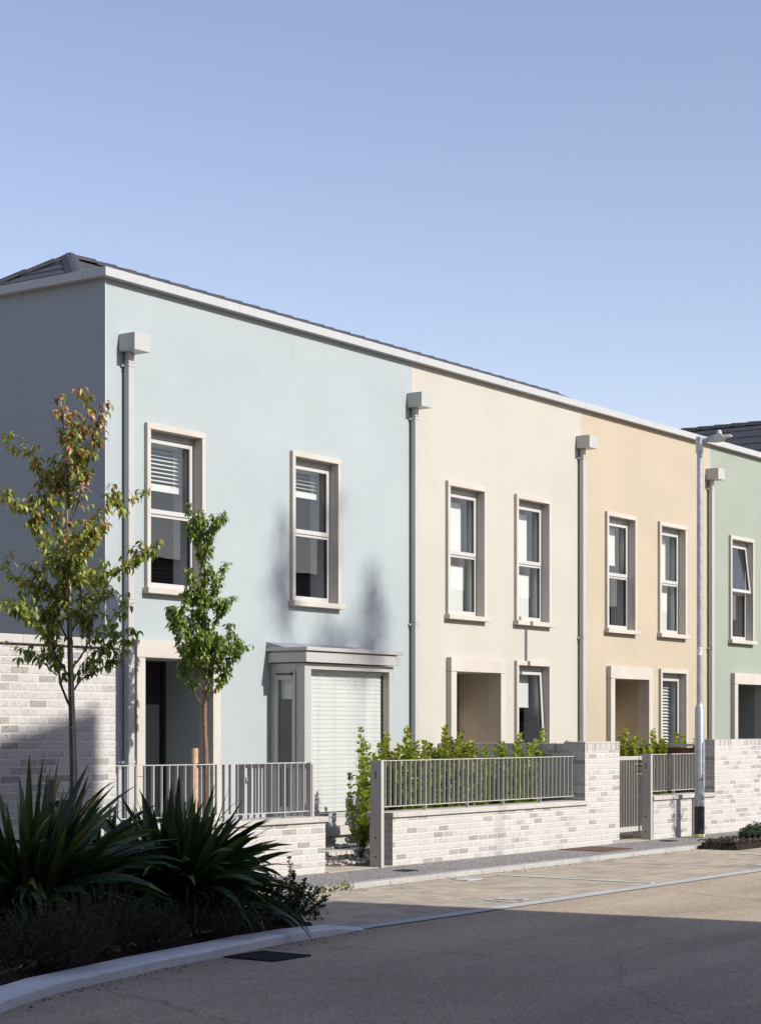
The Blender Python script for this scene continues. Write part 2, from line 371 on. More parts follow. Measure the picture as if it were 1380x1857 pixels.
M['heather'] = rnd_mat('dull olive sprigs', [(0,(.010,.015,.007)),(.7,(.024,.034,.014)),(1,(.05,.06,.025))], .7, .1)
M['greyshrub'] = rnd_mat('sea green shrub leaves', [(0,(.03,.06,.04)),(.7,(.08,.13,.09)),(1,(.18,.24,.17))], .6, .15)
M['weed'] = rnd_mat('yellow green weeds', [(0,(.10,.13,.03)),(.7,(.2,.2,.06)),(1,(.35,.28,.12))], .7, .2)
M['chip'] = rnd_mat('bark chips', [(0,(.015,.010,.007)),(.7,(.07,.05,.035)),(.95,(.16,.12,.09)),(1,(.35,.3,.25))], .85)
M['pebble'] = rnd_mat('rounded pebbles', [(0,(.10,.085,.075)),(.5,(.25,.22,.20)),(.9,(.42,.39,.36)),(1,(.6,.57,.53))], .75)
M['bark'] = plain('young tree bark', (.20,.125,.09), .85, var=.5, nscale=28, bmp=.8, bscale=60)
M['barkdark'] = plain('greyish young bark', (.09,.075,.062), .85, var=.5, nscale=30, bmp=.8, bscale=60)
M['twig'] = plain('twig bark', (.10,.06,.045), .8, var=.3)
M['stake'] = plain('round timber stake', (.42,.27,.16), .8, var=.25, nscale=12, bmp=.4, bscale=80)
M['cane'] = plain('weathered cane', (.34,.29,.24), .7, var=.2, nscale=10)
M['brownboard'] = plain('red brown fence boards', (.17,.075,.045), .75, var=.25, nscale=6)
M['rust'] = slab_mat('rusty cast cover', (.22,.12,.085), .035, .035, .006, 0, .2, bmp=.5, mortar=.2)
M['iron'] = slab_mat('cast iron grating', (.045,.045,.05), .06, .03, .012, 0, .2, bmp=.5, mortar=.15)
M['paint'] = speckle('white road paint', (.46,.46,.45), (.56,.56,.55), 120, (.8, 1.0), bigscale=6, bmp=.3)
M['yellow'] = plain('yellow band', (.55,.50,.22), .6)
M['numplate'] = plain('white number plate', (.8,.8,.78), .5)
M['tile'] = plain('black concrete roof tile', (.045,.045,.052), .55, var=.3, nscale=7, bmp=.3, bscale=90)
M['tilebrown'] = plain('brown grey roof tile', (.10,.075,.065), .7, var=.3, nscale=4)
M['farwall'] = plain('brown far brick', (.20,.16,.13), .9)
M['hill'] = plain('hill heath', (.06,.08,.05), .95, var=.4, nscale=.01)

# ================================================================== GROUND
m = MB(); m.face([(-1500,-1500,-.12),(2500,-1500,-.12),(2500,2500,-.12),(-1500,2500,-.12)])
struct(m.build('ground', M['asphalt']))
m = MB()
nx = 60
m.face([(-60,-45,-.05),(120,-45,-.05),(120,-2.0,-.05),(-60,-2.0,-.05)])
struct(m.build('road', M['asphalt']))
DB0, DB1 = 9.25, 9.40           # flush pale edging band, distances from camera plane
DK = 11.62                      # road side of footpath kerb
Y = lambda D: CY + D
# block paving of the parking bays
m = MB(); m.face([(12.0,Y(DB1-.05),-.046),(60,Y(DB1-.05),-.046),(60,Y(DK+.1),-.046),(12.0,Y(DK+.1),-.046)])
struct(m.build('parking_bay', M['paver']))
m = MB()
pts_in = [(12.5, 9.30), (13.5, 9.29), (16, 9.28), (60, 9.28)]
for (a, b_) in zip(pts_in, pts_in[1:]):
    m.face([(a[0],Y(a[1]-.09),-.042),(b_[0],Y(b_[1]-.09),-.042),(b_[0],Y(b_[1]+.09),-.042),(a[0],Y(a[1]+.09),-.042)])
struct(m.build('edging_band', M['band']))
# footpath with kerb: kerb in lengths
m = MB(); m.box(-12, 60, Y(DK+.14), Y(12.9), -.11, 0.0)
struct(m.build('pavement', M['path']))
m = MB(); x = -8.0
while x < 58:
    m.box(x+.002, x+.914-.002, Y(DK), Y(DK+.14)-.001, -.11, .004); x += .914
struct(m.build('kerb', M['concrete'], bevel=.012))
# thresholds at the gates
m = MB(); m.box(XF(594,-2.43), XF(712,-2.43)-.30, Y(12.9)+.001, Y(14.0), -.1, .008); m.box(XF(594,-2.43)+.002, XF(712,-2.43)-.002, Y(12.75), Y(12.9), -.1, .008)
m.box(XF(1123,-2.43), XF(1184,-2.43)-.02, Y(12.75), Y(13.9), -.1, .008)
struct(m.build('threshold_slab', M['beige']))
# gardens
GZ = .10
m = MB(); m.box(13.0, 16.8, Y(13.95), 1.2, -.1, GZ-.01); m.box(16.8, 23.6, Y(14.0)+.001, 1.2, -.1, GZ); m.box(23.6, 40, Y(13.9)+.001, 1.2, -.1, GZ-.005)
m.box(18.55, 23.6, Y(13.0), Y(14.0), -.1, .05); m.box(25.1, 40, Y(13.0), Y(13.9), -.1, .05)
struct(m.build('garden_path', M['greyflag']))

# planted bed behind the foreground kerb
KB = [(5.2,6.0),(6.4,7.2),(7.2,7.85),(7.95,8.28),(8.67,8.56),(9.25,8.68),(9.9,8.83),(10.6,8.93),(11.3,9.06),(11.9,9.13),(12.45,9.17),(12.9,9.2)]
m = MB()
W0 = .235
n = len(KB); nor = []
for i in range(n):
    a = Vector(KB[max(i-1,0)]); b_ = Vector(KB[min(i+1,n-1)]); d = (b_-a).normalized(); nor.append(Vector((-d.y, d.x)))
zt = [.025]*(n-3) + [.025, .012, -.046]
P = []; 
for i in range(n):
    o_ = Vector(KB[i]); q = nor[i]; w = W0 if i < n-3 else W0 - .04*(i-(n-4))
    for (k, z) in ((0,-.11),(0,zt[i]-.02),(.02,zt[i]),(w,zt[i]+.005),(w,-.11)):
        P.append(Vector((o_.x+q.x*k, Y(o_.y+q.y*k), z)))
F = [(i*5+k, (i+1)*5+k, (i+1)*5+k+1, i*5+k+1) for i in range(n-1) for k in range(4)]
F.append((0,1,2,3,4)); F.append(tuple((n-1)*5+k for k in (4,3,2,1,0)))
m.conn(P, F)
M['kerbpale'] = speckle('pale kerb stone', (.66,.67,.68), (.78,.79,.80), 120, (.80, 1.0), bigscale=2.0, bmp=.3)
struct(m.build('planter_kerb', M['kerbpale']))
# soil as an uneven heap
def soil(poly_fn, x0, x1, d0, d1, name, nx_, ny_, zamp):
    m = MB(); P = []; F = []
    for i in range(nx_+1):
        for j in range(ny_+1):
            X, D = poly_fn(i/nx_, j/ny_)
            e = min(i, nx_-i, j, ny_-j)
            z = (-.045 if e == 0 else .03 if nx_ > 60 and e == 1 else (.06 if nx_ > 60 else -.01+.02*min(e,3)) + zamp*(.3+random.random()*.7)) 
            P.append(Vector((X, Y(D), z)))
    for i in range(nx_):
        for j in range(ny_): F.append((i*(ny_+1)+j, (i+1)*(ny_+1)+j, (i+1)*(ny_+1)+j+1, i*(ny_+1)+j+1))
    m.conn(P, F); return m
def bedfn(u, v):
    X = 5.2 + u*7.3
    for (a, b_) in zip(KB, KB[1:]):
        if a[0] <= X <= b_[0]: d = a[1] + (b_[1]-a[1])*(X-a[0])/(b_[0]-a[0]); break
    d += .21
    return (X, d + v*(DK-.02-d))
b1_ = soil(bedfn, 0, 0, 0, 0, 'soil', 110, 30, .05).build('soil_bed', M['soil']); tag(b1_, 'dark mulched soil of the planting bed behind the curved kerb', 'soil', kind='stuff')
def bed2(u, v): return (24.0 + u*3.2 , 11.02 + v*.58 + .0)
b2_ = soil(bed2, 0,0,0,0, 'soil', 50, 14, .045).build('soil_bed', M['soil']); tag(b2_, 'bark mulch heaped against the far right footpath kerb', 'soil', kind='stuff')
# bark chips on the beds
m = MB()
def chip(m, x, y, z, s, c):
    e = Euler((random.uniform(-.5,.5), random.uniform(-.5,.5), random.uniform(0,6.3))).to_matrix()
    P = [Vector((x,y,z)) + e @ Vector(p) for p in ((-s,-s*.35,0),(s,-s*.3,0),(s*.8,s*.3,.0),(-s*.9,s*.35,0),(-s*.5,-s*.2,s*.25),(s*.5,-s*.2,s*.25),(s*.5,s*.2,s*.25),(-s*.5,s*.2,s*.25))]
    m.conn(P, ((0,1,5,4),(1,2,6,5),(2,3,7,6),(3,0,4,7),(4,5,6,7)), c)
for k in range(2600):
    u, v = random.random(), random.random()**1.5
    X, D = bedfn(.1+u*.9, v); chip(m, X, Y(D), .09+random.random()*.03, random.uniform(.012,.035), random.random())
for k in range(900):
    X, D = bed2(random.random(), random.random()); chip(m, X, Y(D), .05+random.random()*.04, random.uniform(.015,.04), random.random())
tag(m.build('bark_chips', M['chip']), 'loose bark chips scattered over the planting beds', 'bark mulch', kind='stuff')

# road markings and covers
m = MB(); m.box(18.36, 18.46, Y(9.42), Y(11.35), -.05, -.038); struct(m.build('bay_line', M['paint']))
m = MB(); m.box(23.3, 23.4, Y(9.42), Y(10.7), -.05, -.038); struct(m.build('bay_line', M['paint']))
m = MB(); m.box(17.55, 17.85, Y(11.2), Y(11.42), -.05, -.038); struct(m.build('bay_marker', M['paint']))
def text_mesh(txt, size):
    c = bpy.data.curves.new('t', 'FONT'); c.body = txt; c.size = size; c.extrude = .0012; c.align_x = 'CENTER'; c.align_y = 'CENTER'
    o = bpy.data.objects.new('t', c); COL.objects.link(o)
    dg = bpy.context.evaluated_depsgraph_get(); dg.update()
    me = bpy.data.meshes.new_from_object(o.evaluated_get(dg)); bpy.data.objects.remove(o); bpy.data.curves.remove(c)
    return me
for (tx, X, D) in (('15', 15.75, 9.60), ('16', 21.5, 9.62)):
    me = text_mesh(tx, .50); me.materials.append(M['paint']); o = bpy.data.objects.new('bay_number', me); COL.objects.link(o)
    o.location = (X, Y(D), -.040); struct(o)
def cover(name, pts, z, mt, label, cat, fr=M['iron']):
    m = MB(); m.prism([(p.x, p.y) for p in pts], z-.03, z+.004)
    c = sum(pts, Vector((0,0,0)))/4
    o = m.build(name, mt, loc=(c.x, c.y, 0)); tag(o, label, cat)
    m = MB()
    for a, b_ in zip(pts, pts[1:]+pts[:1]):
        d = (b_-a).normalized(); q = Vector((d.y,-d.x,0)); 
        m.prism([(a+q*.001).xy, (b_+q*.001).xy, (b_+q*.03+d*.03).xy, (a+q*.03-d*.03).xy], z-.03, z+.007)
    m.build('frame', fr, o)
def rect(cx, cy, w, h): return [Vector((cx-w/2,cy-h/2,0)),Vector((cx+w/2,cy-h/2,0)),Vector((cx+w/2,cy+h/2,0)),Vector((cx-w/2,cy+h/2,0))]
g = ground(482, 1737, -.05)
cover('drain_grate', rect(g.x+.02, g.y, .38, .40), -.046, M['iron'], 'dark iron drain grate in the shaded road beside the curved kerb', 'drain')
g = ground(1084, 1541, 0)
cover('access_cover', rect(g.x, g.y+.02, .72, .62), .001, M['rust'], 'rusty brown access cover in the footpath below the tall brick pier', 'manhole cover', M['rust'])
g = ground(1400, 1511.5, 0)
cover('access_cover', rect(g.x, g.y, .72, .62), .001, M['rust'], 'rusty brown access cover at the right edge of the photo beside the tall far wall', 'manhole cover', M['rust'])
g = ground(736, 1580, 0)
cover('valve_cover', rect(g.x, g.y, .16, .14), .001, M['iron'], 'small dark valve cover in the footpath near the gateway', 'valve cover')
g = ground(1212, 1526, 0)
cover('valve_cover', rect(g.x, g.y, .16, .14), .001, M['iron'], 'small dark valve cover in the footpath left of the lamp post foot', 'valve cover')

# ================================================================== HOUSES
WT = .14       # outer leaf thickness
def wall_grid(m, x0, x1, z0, z1, ops, y=0.0, yb=WT):
    xs = sorted({x0, x1, *[v for o in ops for v in (o[0], o[1])]}); zs = sorted({z0, z1, *[v for o in ops for v in (o[2], o[3])]})
    for i in range(len(xs)-1):
        for j in range(len(zs)-1):
            a, b_, c, d = xs[i], xs[i+1], zs[j], zs[j+1]
            if any(o[0]-1e-6 <= a and b_ <= o[1]+1e-6 and o[2]-1e-6 <= c and d <= o[3]+1e-6 for o in ops): continue
            m.face([(a,y,c),(b_,y,c),(b_,y,d),(a,y,d)]); m.face([(a,yb,c),(a,yb,d),(b_,yb,d),(b_,yb,c)])
    for (a, b_, c, d) in ops:
        m.face([(a,y,c),(a,y,d),(a,yb,d),(a,yb,c)]); m.face([(b_,y,c),(b_,yb,c),(b_,yb,d),(b_,y,d)])
        m.face([(a,y,d),(b_,y,d),(b_,yb,d),(a,yb,d)]); m.face([(a,y,c),(a,yb,c),(b_,yb,c),(b_,y,c)])

def window(house, xa, xb, z0, z1, split=True, tilt=None, blind=None, blind2=None, sill=True, vent=True):
    """xa..xb, z0..z1 : outer edges of the stone surround"""
    J, PR = .065, .05
    fr = MB()
    xi0, xi1, zi0, zi1 = xa+J, xb-J, z0+.07, z1-.07
    YF0, YF1 = .10, .17
    fr.box(xi0-.01, xi0+.04, YF0, YF1, zi0, zi1); fr.box(xi1-.045, xi1-.0005, YF0, YF1, zi0, zi1)
    fr.box(xi0+.04, xi1-.045, YF0, YF1, zi1-.075, zi1-.0005); fr.box(xi0+.04, xi1-.045, YF0, YF1, zi0, zi0+.075)
    zt_ = zi0 + (zi1-zi0)*.49
    if split: fr.box(xi0+.04, xi1-.045, YF0+.001, YF1, zt_-.055, zt_)
    fr.mi = 1     # inner reveal liner
    fr.box(xi0-.02, xi0-.001, YF1+.001, .42, zi0, zi1); fr.box(xi1+.001, xi1+.02, YF1+.001, .42, zi0, zi1)
    fr.box(xi0-.001, xi1+.001, YF1+.001, .42, zi1+.001, zi1+.02); fr.box(xi0-.001, xi1+.001, YF1+.001, .46, zi0-.03, zi0-.001)
    w = fr.build('window', [M['frame'], M['liner']], house)
    s_ = MB()
    s_.box(xa, xb, -PR, .003, z1-.07, z1); s_.box(xa, xb, .0035, YF0+.07, z1-.0695, z1-.005)
    s_.box(xa+.001, xa+J-.001, -PR+.001, YF0+.07, z0+.071, z1-.071); s_.box(xb-J+.001, xb-.001, -PR+.001, YF0+.07, z0+.071, z1-.071)
    s_.build('surround', M['stone'], w, bevel=.004)
    if sill:
        s_ = MB(); s_.box(xa-.03, xb+.03, -PR-.045, YF0+.07, z0, z0+.069); s_.build('sill', M['stone'], w, bevel=.005)
    # panes and opening sash
    def sash(z_0, z_1, ang, opening):
        Mx = Matrix.Translation((0, YF0-.012, z_1)) @ Matrix.Rotation(-ang, 4, 'X') @ Matrix.Translation((0, -(YF0-.012), -z_1)) if ang else None
        a, b_ = xi0+.025, xi1-.028
        if opening:
            q = MB(); y0, y1 = YF0-.014, YF0+.03
            q.box(a, a+.05, y0, y1, z_0, z_1, Mx); q.box(b_-.05, b_, y0, y1, z_0, z_1, Mx)
            q.box(a+.05, b_-.05, y0, y1, z_1-.05, z_1, Mx); q.box(a+.05, b_-.05, y0, y1, z_0, z_0+.055, Mx)
            q.build('sash', M['frame'], w, bevel=.003)
            q = MB()      # black seals round the glass
            y2 = YF0+.003
            q.box(b_-.064, b_-.0505, y2, y2+.02, z_0+.0555, z_1-.0505, Mx)
            q.build('seal', M['dark'], w)
            q = MB(); q.face([Mx @ Vector(p) if Mx else Vector(p) for p in ((a+.05,YF0+.012,z_0+.055),(b_-.05,YF0+.012,z_0+.055),(b_-.05,YF0+.012,z_1-.05),(a+.05,YF0+.012,z_1-.05))])
            q.build('pane', M['glass'], w)
        else:
            q = MB(); q.box(xi1-.058, xi1-.0455, YF0+.012, YF0+.04, z_0, z_1); q.build('seal', M['dark'], w)
            q = MB(); q.face([(xi0+.04,YF0+.03,z_0),(xi1-.0455,YF0+.03,z_0),(xi1-.0455,YF0+.03,z_1),(xi0+.04,YF0+.03,z_1)]); q.build('pane', M['glass'], w)
    if split:
        sash(zt_-.02, zi1-.082, tilt or 0, True); sash(zi0+.075, zt_-.055, 0, False)
    else:
        sash(zi0+.06, zi1-.082, tilt or 0, True)
    if vent:
        q = MB(); q.box(xi0+.10, xi1-.18, YF0-.012, YF0-.0005, zi1-.052, zi1-.03); q.mi = 1
        q.box(xi0+.09, xi0+.115, YF0-.02, YF0-.012, zi1-.055, zi1-.028); q.box(xi0+.12, xi1-.20, YF0-.0135, YF0-.0125, zi1-.045, zi1-.04)
        q.build('vent', [M['frame'], M['dark']], w)
    # blinds
    def venetian(z_a, z_b, step=.05, ang=R(28), sw=.05, yb=.26):
        q = MB(); z = z_b
        q.box(xi0+.03, xi1-.03, yb-.03, yb+.03, z_b, z_b+.04)
        while z > z_a:
            Mx = Matrix.Translation((0, yb, z)) @ Matrix.Rotation(ang, 4, 'X')
            q.box(xi0+.03, xi1-.04, -sw/2, sw/2, -.0012, .0012, Mx); z -= step
        q.box(xi0+.03, xi1-.04, yb-.025, yb+.02, z_a-.07, z_a)
        for xx in (xi0+.2, xi1-.2): q.box(xx-.002, xx+.002, yb-.03, yb-.028, z_a, z_b)
        q.build('blind', M['blind'], w)
    def roller(z_a, z_b, yb=.27, x_r=.05):
        q = MB(); q.box(xi0+.02, xi1-x_r, yb, yb+.004, z_a, z_b); q.box(xi0+.02, xi1-x_r, yb-.008, yb+.012, z_a-.025, z_a)
        q.build('blind', M['blind'], w)
    for bl in (blind, blind2):
        if not bl: continue
        if bl[0] == 'v': venetian(*bl[1:])
        else: roller(*bl[1:])
    return (xi0-.01, xi1+.01, zi0-.02, zi1+.01)     # wall opening

def doorway(house, xa, xb, z1, wallmat, door_x=None, right=True):
    """stone surround xa..xb with recessed porch"""
    J, PR, H = .145, .09, .205
    q = MB(); q.box(xa, xb, -PR, WT, z1-H, z1)
    q.build('lintel', M['stone'], house, bevel=.005)
    for a, b_ in ((xa+.001, xa+J), (xb-J, xb-.001)):
        zz = z1-H-.004
        for c_, d_ in ((1.05, zz), (GZ-.05, 1.046)):
            q = MB(); q.box(a, b_, -PR+.002, WT, c_, d_); q.build('jamb_stone', M['stone'], house, bevel=.005)
    a, b_, zt_ = xa+J, xb-J, z1-H
    DP = .70
    q = MB()   # porch walls and ceiling
    q.box(b_+.004, b_+.10, WT+.001, DP+.1, GZ-.05, zt_); q.box(a-.10, a-.004, WT+.001, DP+.1, GZ-.05, zt_)
    q.box(a-.10, b_+.10, WT+.001, DP+.1, zt_+.0, zt_+.08)
    q.build('porch_wall', wallmat, house)
    q = MB(); q.box(a-.004, b_+.004, -.3, DP+.1, GZ-.08, GZ+.07); q.build('step', M['beige'], house, bevel=.006)
    d = MB(); d.box(a+.03, b_-.06, DP+.0, DP+.05, GZ+.09, zt_-.08)
    dr = d.build('door', M['doorbounce'] if wallmat in (M['cream'], M['peach']) else M['black'], house, bevel=.003)
    d = MB(); d.box(a, a+.03, DP-.02, DP+.06, GZ+.07, zt_-.001); d.box(b_-.06, b_, DP-.02, DP+.06, GZ+.07, zt_-.001); d.box(a+.03, b_-.06, DP-.019, DP+.06, zt_-.08, zt_-.001)
    d.build('door_frame', M['black'], dr)
    d = MB(); d.box(a+.10, a+.15, DP-.05, DP-.02, .5, 1.95); d.box(a+.115, a+.135, DP-.03, DP+.0, .6, .63); d.box(a+.115, a+.135, DP-.03, DP+.0, 1.8, 1.83)
    d.build('handle', M['chrome'], dr, bevel=.003)
    d = MB(); d.box(a+.19, a+.25, DP-.035, DP, 1.15, 1.42); d.build('lock', M['dark'], dr, bevel=.008)
    return (xa+J*.5, xb-J*.5, GZ-.1, z1-H*.5), (xa, xb)

def downpipe(house, xh, zb, wh=.27):
    """hopper head left edge xh, bottom zb"""
    p = MB(); xc = xh + wh*.5 - .02
    p.box(xc-.05, xc+.05, -.10, -.025, GZ+.02, zb-.10); 
    d = p.build('downpipe', M['pipe'], house, bevel=.006)
    h = MB(); h.box(xh, xh+wh, -.25, -.004, zb, zb+.2); h.build('hopper', M['pipe'], d, bevel=.004)
    h = MB(); h.box(xc-.035, xc+.035, -.095, -.03, zb-.13, zb+.002); h.build('spigot', M['pipe'], d)
    for z in (zb-.17, 3.05, 1.2):
        c = MB(); c.box(xc-.056, xc+.056, -.106, -.02, z, z+.035); c.box(xc-.085, xc-.056, -.03, -.0, z, z+.03); c.box(xc-.056, xc+.056, -.106, -.02, z+.045, z+.05)
        c.build('bracket', M['pipe'], d, bevel=.002)

ZW, ZF = 6.755, 6.857       # wall head and top of capping
RD, RZ, QP = 5.0, 8.602, .55  # ridge distance behind facade, ridge height, pitch
def fascia(house, x0, x1, left=False):
    q = MB(); x = x0
    y0 = -.10
    while x < x1-.01:
        xe = min(x+2.4, x1)
        q.box(x+(.0015 if x > x0 else 0), xe-.0015, y0, .26, ZW, ZF); x = xe
    if left:
        y = .262
        while y < 10:
            q.box(x0, x0+.36, y, min(y+2.4, 10.2)-.003, ZW, ZF); y += 2.4
    q.build('fascia', M['fascia'], house, bevel=.003)
def roof(house, x0, x1, hipL=False, hipR=False, mt='tile'):
    """stepped courses of tiles rising to the ridge, plus ridge caps"""
    q = MB(); n = 16; run = RD; zb = RZ - QP*run
    for side in (0, 1):
        for k in range(n):
            t0, t1 = k/n, (k+1)/n
            if k == 0: continue
            yy0, yy1 = (run*t0, run*t1) if side == 0 else (2*RD-run*t0, 2*RD-run*t1)
            z_0, z_1 = zb+QP*run*t0, zb+QP*run*t1
            xl0 = x0 + (run*t0*.91 if hipL else 0); xl1 = x0 + (run*t1*.91 if hipL else 0)
            xr0 = x1 - (run*t0*.91 if hipR else 0); xr1 = x1 - (run*t1*.91 if hipR else 0)
            q.face([(xl0,yy0,z_0+.03),(xr0,yy0,z_0+.03),(xr1,yy1,z_1+.012),(xl1,yy1,z_1+.012)])
            q.face([(xl0,yy0,z_0-.01),(xr0,yy0,z_0-.01),(xr0,yy0,z_0+.03),(xl0,yy0,z_0+.03)])
    for hip, xs, sg in ((hipL, x0, 1), (hipR, x1, -1)):
        if hip:
            for k in range(1, n):
                t0, t1 = k/n, (k+1)/n; a0, a1 = run*t0, run*t1
                q.face([(xs+sg*a0*.91, a0, zb+QP*a0+.03),(xs+sg*a1*.91, a1, zb+QP*a1+.012),(xs+sg*a1*.91, 2*RD-a1, zb+QP*a1+.012),(xs+sg*a0*.91, 2*RD-a0, zb+QP*a0+.03)])
                q.face([(xs+sg*a0*.91, a0, zb+QP*a0-.01),(xs+sg*a0*.91, a0, zb+QP*a0+.03),(xs+sg*a0*.91, 2*RD-a0, zb+QP*a0+.03),(xs+sg*a0*.91, 2*RD-a0, zb+QP*a0-.01)])
    rf = q.build('roof', M[mt], house)
    def caps(p0, p1, ln=.45):
        p0, p1 = Vector(p0), Vector(p1); L_ = (p1-p0).length; d = (p1-p0)/L_; t = 0
        c = MB()
        side_ = Vector((d.y, -d.x, 0)).normalized(); up = side_.cross(d)
        if up.z < 0: up = -up
        while t < L_-.01:
            a = p0+d*t; b_ = p0+d*min(t+ln+.03, L_)
            P = []
            for (e, g) in ((a, .0), (b_, .018)):
                for (s_, u) in ((-.13,-.045+g),(-.06,.03+g),(0,.045+g),(.06,.03+g),(.13,-.045+g)): P.append(e + side_*s_ + up*u)
            c.conn(P, [(k,k+1,k+6,k+5) for k in range(4)] + [(9,8,7,6,5),(0,1,2,3,4)]); t += ln
        c.build('ridge_caps', M[mt], rf)
    xl = x0 + (run*.91 if hipL else 0); xr = x1 - (run*.91 if hipR else 0)
    caps((xl, RD, RZ+.02), (xr, RD, RZ+.02))
    if hipL:
        caps((x0+.455, .5, zb+QP*.5+.02), (xl, RD, RZ+.02)); caps((x0+.455, 2*RD-.5, zb+QP*.5+.02), (xl, RD, RZ+.02))
    if hipR:
        caps((xr, RD, RZ+.02), (x1-.455, .5, zb+QP*.5+.02)); caps((xr, RD, RZ+.02), (x1-.455, 2*RD-.5, zb+QP*.5+.02))
def shell(house, x0, x1, left=False, right=False, mt=None, gable_y=10.0):
    q = MB()    # inner leaf, floors, partition
    q.box(x0+.05, x1-.05, .0+WT+.3, 10, 2.75, 2.9); q.box(x0+.05, x1-.05, WT+.3, 10, 5.35, 5.45); q.box(x0+.05, x1-.05, WT+.72, 10, .0, GZ+.08)
    q.box(x0+.05, x1-.05, 4.2, 4.3, .2, 5.35); q.box(x0+.05, x0+.12, .8, 9.9, .2, 5.35); q.box(x1-.12, x1-.05, .8, 9.9, .2, 5.35)
    q.build('interior_wall', M['room'], house)

XC = [XF(191), 22.35, 27.17, 31.94, 39.6]
cols = ['blue', 'cream', 'peach', 'green']
labels = ['pale blue rendered end house with the box bay window, leftmost of the terrace',
          'cream rendered terraced house between the blue and the peach houses',
          'peach rendered terraced house behind the lamp post',
          'sage green rendered terraced house at the right edge']
PR = -.05
ups = {0: [(267.6, 373.4), (531.3, 619.5)], 1: [(813, 883.3), (937.4, 1000)], 2: [(1101.7, 1155), (1197.4, 1244.4)], 3: [(1325.8, 1368.3)]}
Z0, Z1 = 3.19, 5.19
H = []
for i in range(4):
    h = thing('terraced_house', (XC[i], 0, 0), labels[i], 'house', 'houses of the pastel terrace'); H.append(h)
    x0, x1 = XC[i], XC[i+1]
    ops = []
    W2 = {0: [dict(blind=('v', 4.52, 4.98), tilt=0), dict(blind=('v', 4.72, 4.98, .05, R(20)))],
          1: [dict(blind=('r', 4.17, 4.95, .27, .16), blind2=('r', 3.25, 4.02, .27, .10), vent=False), dict(blind=('r', 4.17, 4.95, .27, .16), blind2=('r', 3.25, 4.0, .27, .10))],
          2: [dict(blind=('r', 4.38, 4.98, .27, .14), vent=False), dict(blind=('r', 4.17, 4.95, .27, .16), blind2=('r', 3.25, 4.02, .27, .10))],
          3: [dict(tilt=R(6.5))]}[i]
    for (pa, pb), kw in zip(ups[i], W2):
        xa = XF(pa, PR); ops.append(window(h, xa, xa+1.05, Z0, Z1, **kw))
    if i == 3:
        xa = XF(1325.8, PR)+2.28; ops.append(window(h, xa, xa+1.05, Z0, Z1))
    # doorway
    dx = [249, 818.8, 1108.3, 1333][i]; xa = XF(dx, -.09)
    op, ext = doorway(h, xa, xa+1.51, 2.64, M[cols[i]]); ops.append(op)
    if i == 1: 
        xa = XF(937.7, PR); ops.append(window(h, xa, xa+1.05, .62, 2.645, split=False, tilt=R(3.2), blind=('r', 1.96, 2.5, .27, .12)))
    if i == 2:
        xa = XF(1199, PR); ops.append(window(h, xa, xa+1.05, .62, 2.645, split=False, blind=('v', .75, 2.45, .056, R(40))))
    if i == 3:
        xa = XF(1333, -.09)+2.5; ops.append(window(h, xa, xa+1.05, .62, 2.645, split=False))
    bx0, bx1 = 19.15, 21.10
    if i == 0: ops.append((bx0+.1, bx1-.1, .45, 2.4))
    q = MB(); wall_grid(q, x0, x1, -.1, ZW, ops)
    if i == 0:      # gable end
        q.face([(x0,10,-.1),(x0,0,-.1),(x0,0,ZW),(x0,10,ZW)]); q.face([(x0+WT,WT,-.1),(x0+WT,10,-.1),(x0+WT,10,ZW),(x0+WT,WT,ZW)])
    q.face([(x0,0,ZW),(x1,0,ZW),(x1,WT,ZW),(x0,WT,ZW)])
    if i == 3: q.face([(x1,0,-.1),(x1,10,-.1),(x1,10,ZW),(x1,0,ZW)])
    q.build('wall', M[cols[i]], h)
    q = MB(); q.box(x0+.01, x1-.01, 10, 10.15, -.1, ZW-.01); q.build('rear_wall', M[cols[i]], h)
    if i: 
        q = MB(); q.box(x0-.014, x0+.012, -.004, .05, GZ, ZW-.002); q.build('render_bead', M['white'], h)
    else:
        q = MB(); q.box(x0-.006, x0+.012, -.004, .012, GZ, ZW-.002); q.build('render_bead', M['white'], h)
    fascia(h, x0-(.10 if i == 0 else 0), x1, i == 0)
    roof(h, x0, x1, i == 0, i == 3)
    shell(h, x0, x1)
    downpipe(h, [16.346, 22.22, XF(1044.3), XF(1279.6)][i], [5.95, 6.11, 6.11, 6.11][i])

# ---- bay window of the blue house
h = H[0]
YB = 14.65 - 15.2
q = MB(); T = .10
zt, zb = 2.43, .47
q.box(bx0, bx0+.135, YB, YB+T, zb, zt); q.box(bx1-.10, bx1, YB, YB+T, zb, zt)           # front jambs
q.box(bx0+.135, bx1-.10, YB+.001, YB+T, zt-.075, zt)
q.box(bx0+.135, bx1-.10, YB+.001, YB+T, zb, zb+.055)
q.box(bx1-.06, bx1-.001, YB+T+.001, -.001, zb, zt)
q.box(bx0+.001, bx0+.06, YB+T+.001, YB+T+.035, zb, zt)                     # left return post
q.box(bx0+.001, bx0+.05, -.07, -.001, zb, zt); q.box(bx0+.001, bx0+.05, YB+T+.036, -.071, zt-.09, zt); q.box(bx0+.001, bx0+.05, YB+T+.036, -.071, zb, zb+.09)
bay = q.build('bay_window', M['baymetal'], h, bevel=.003)
q = MB(); q.face([(bx0+.135,YB+.05,zb+.055),(bx1-.10,YB+.05,zb+.055),(bx1-.10,YB+.05,zt-.075),(bx0+.135,YB+.05,zt-.075)]); q.build('pane', M['glass'], bay)
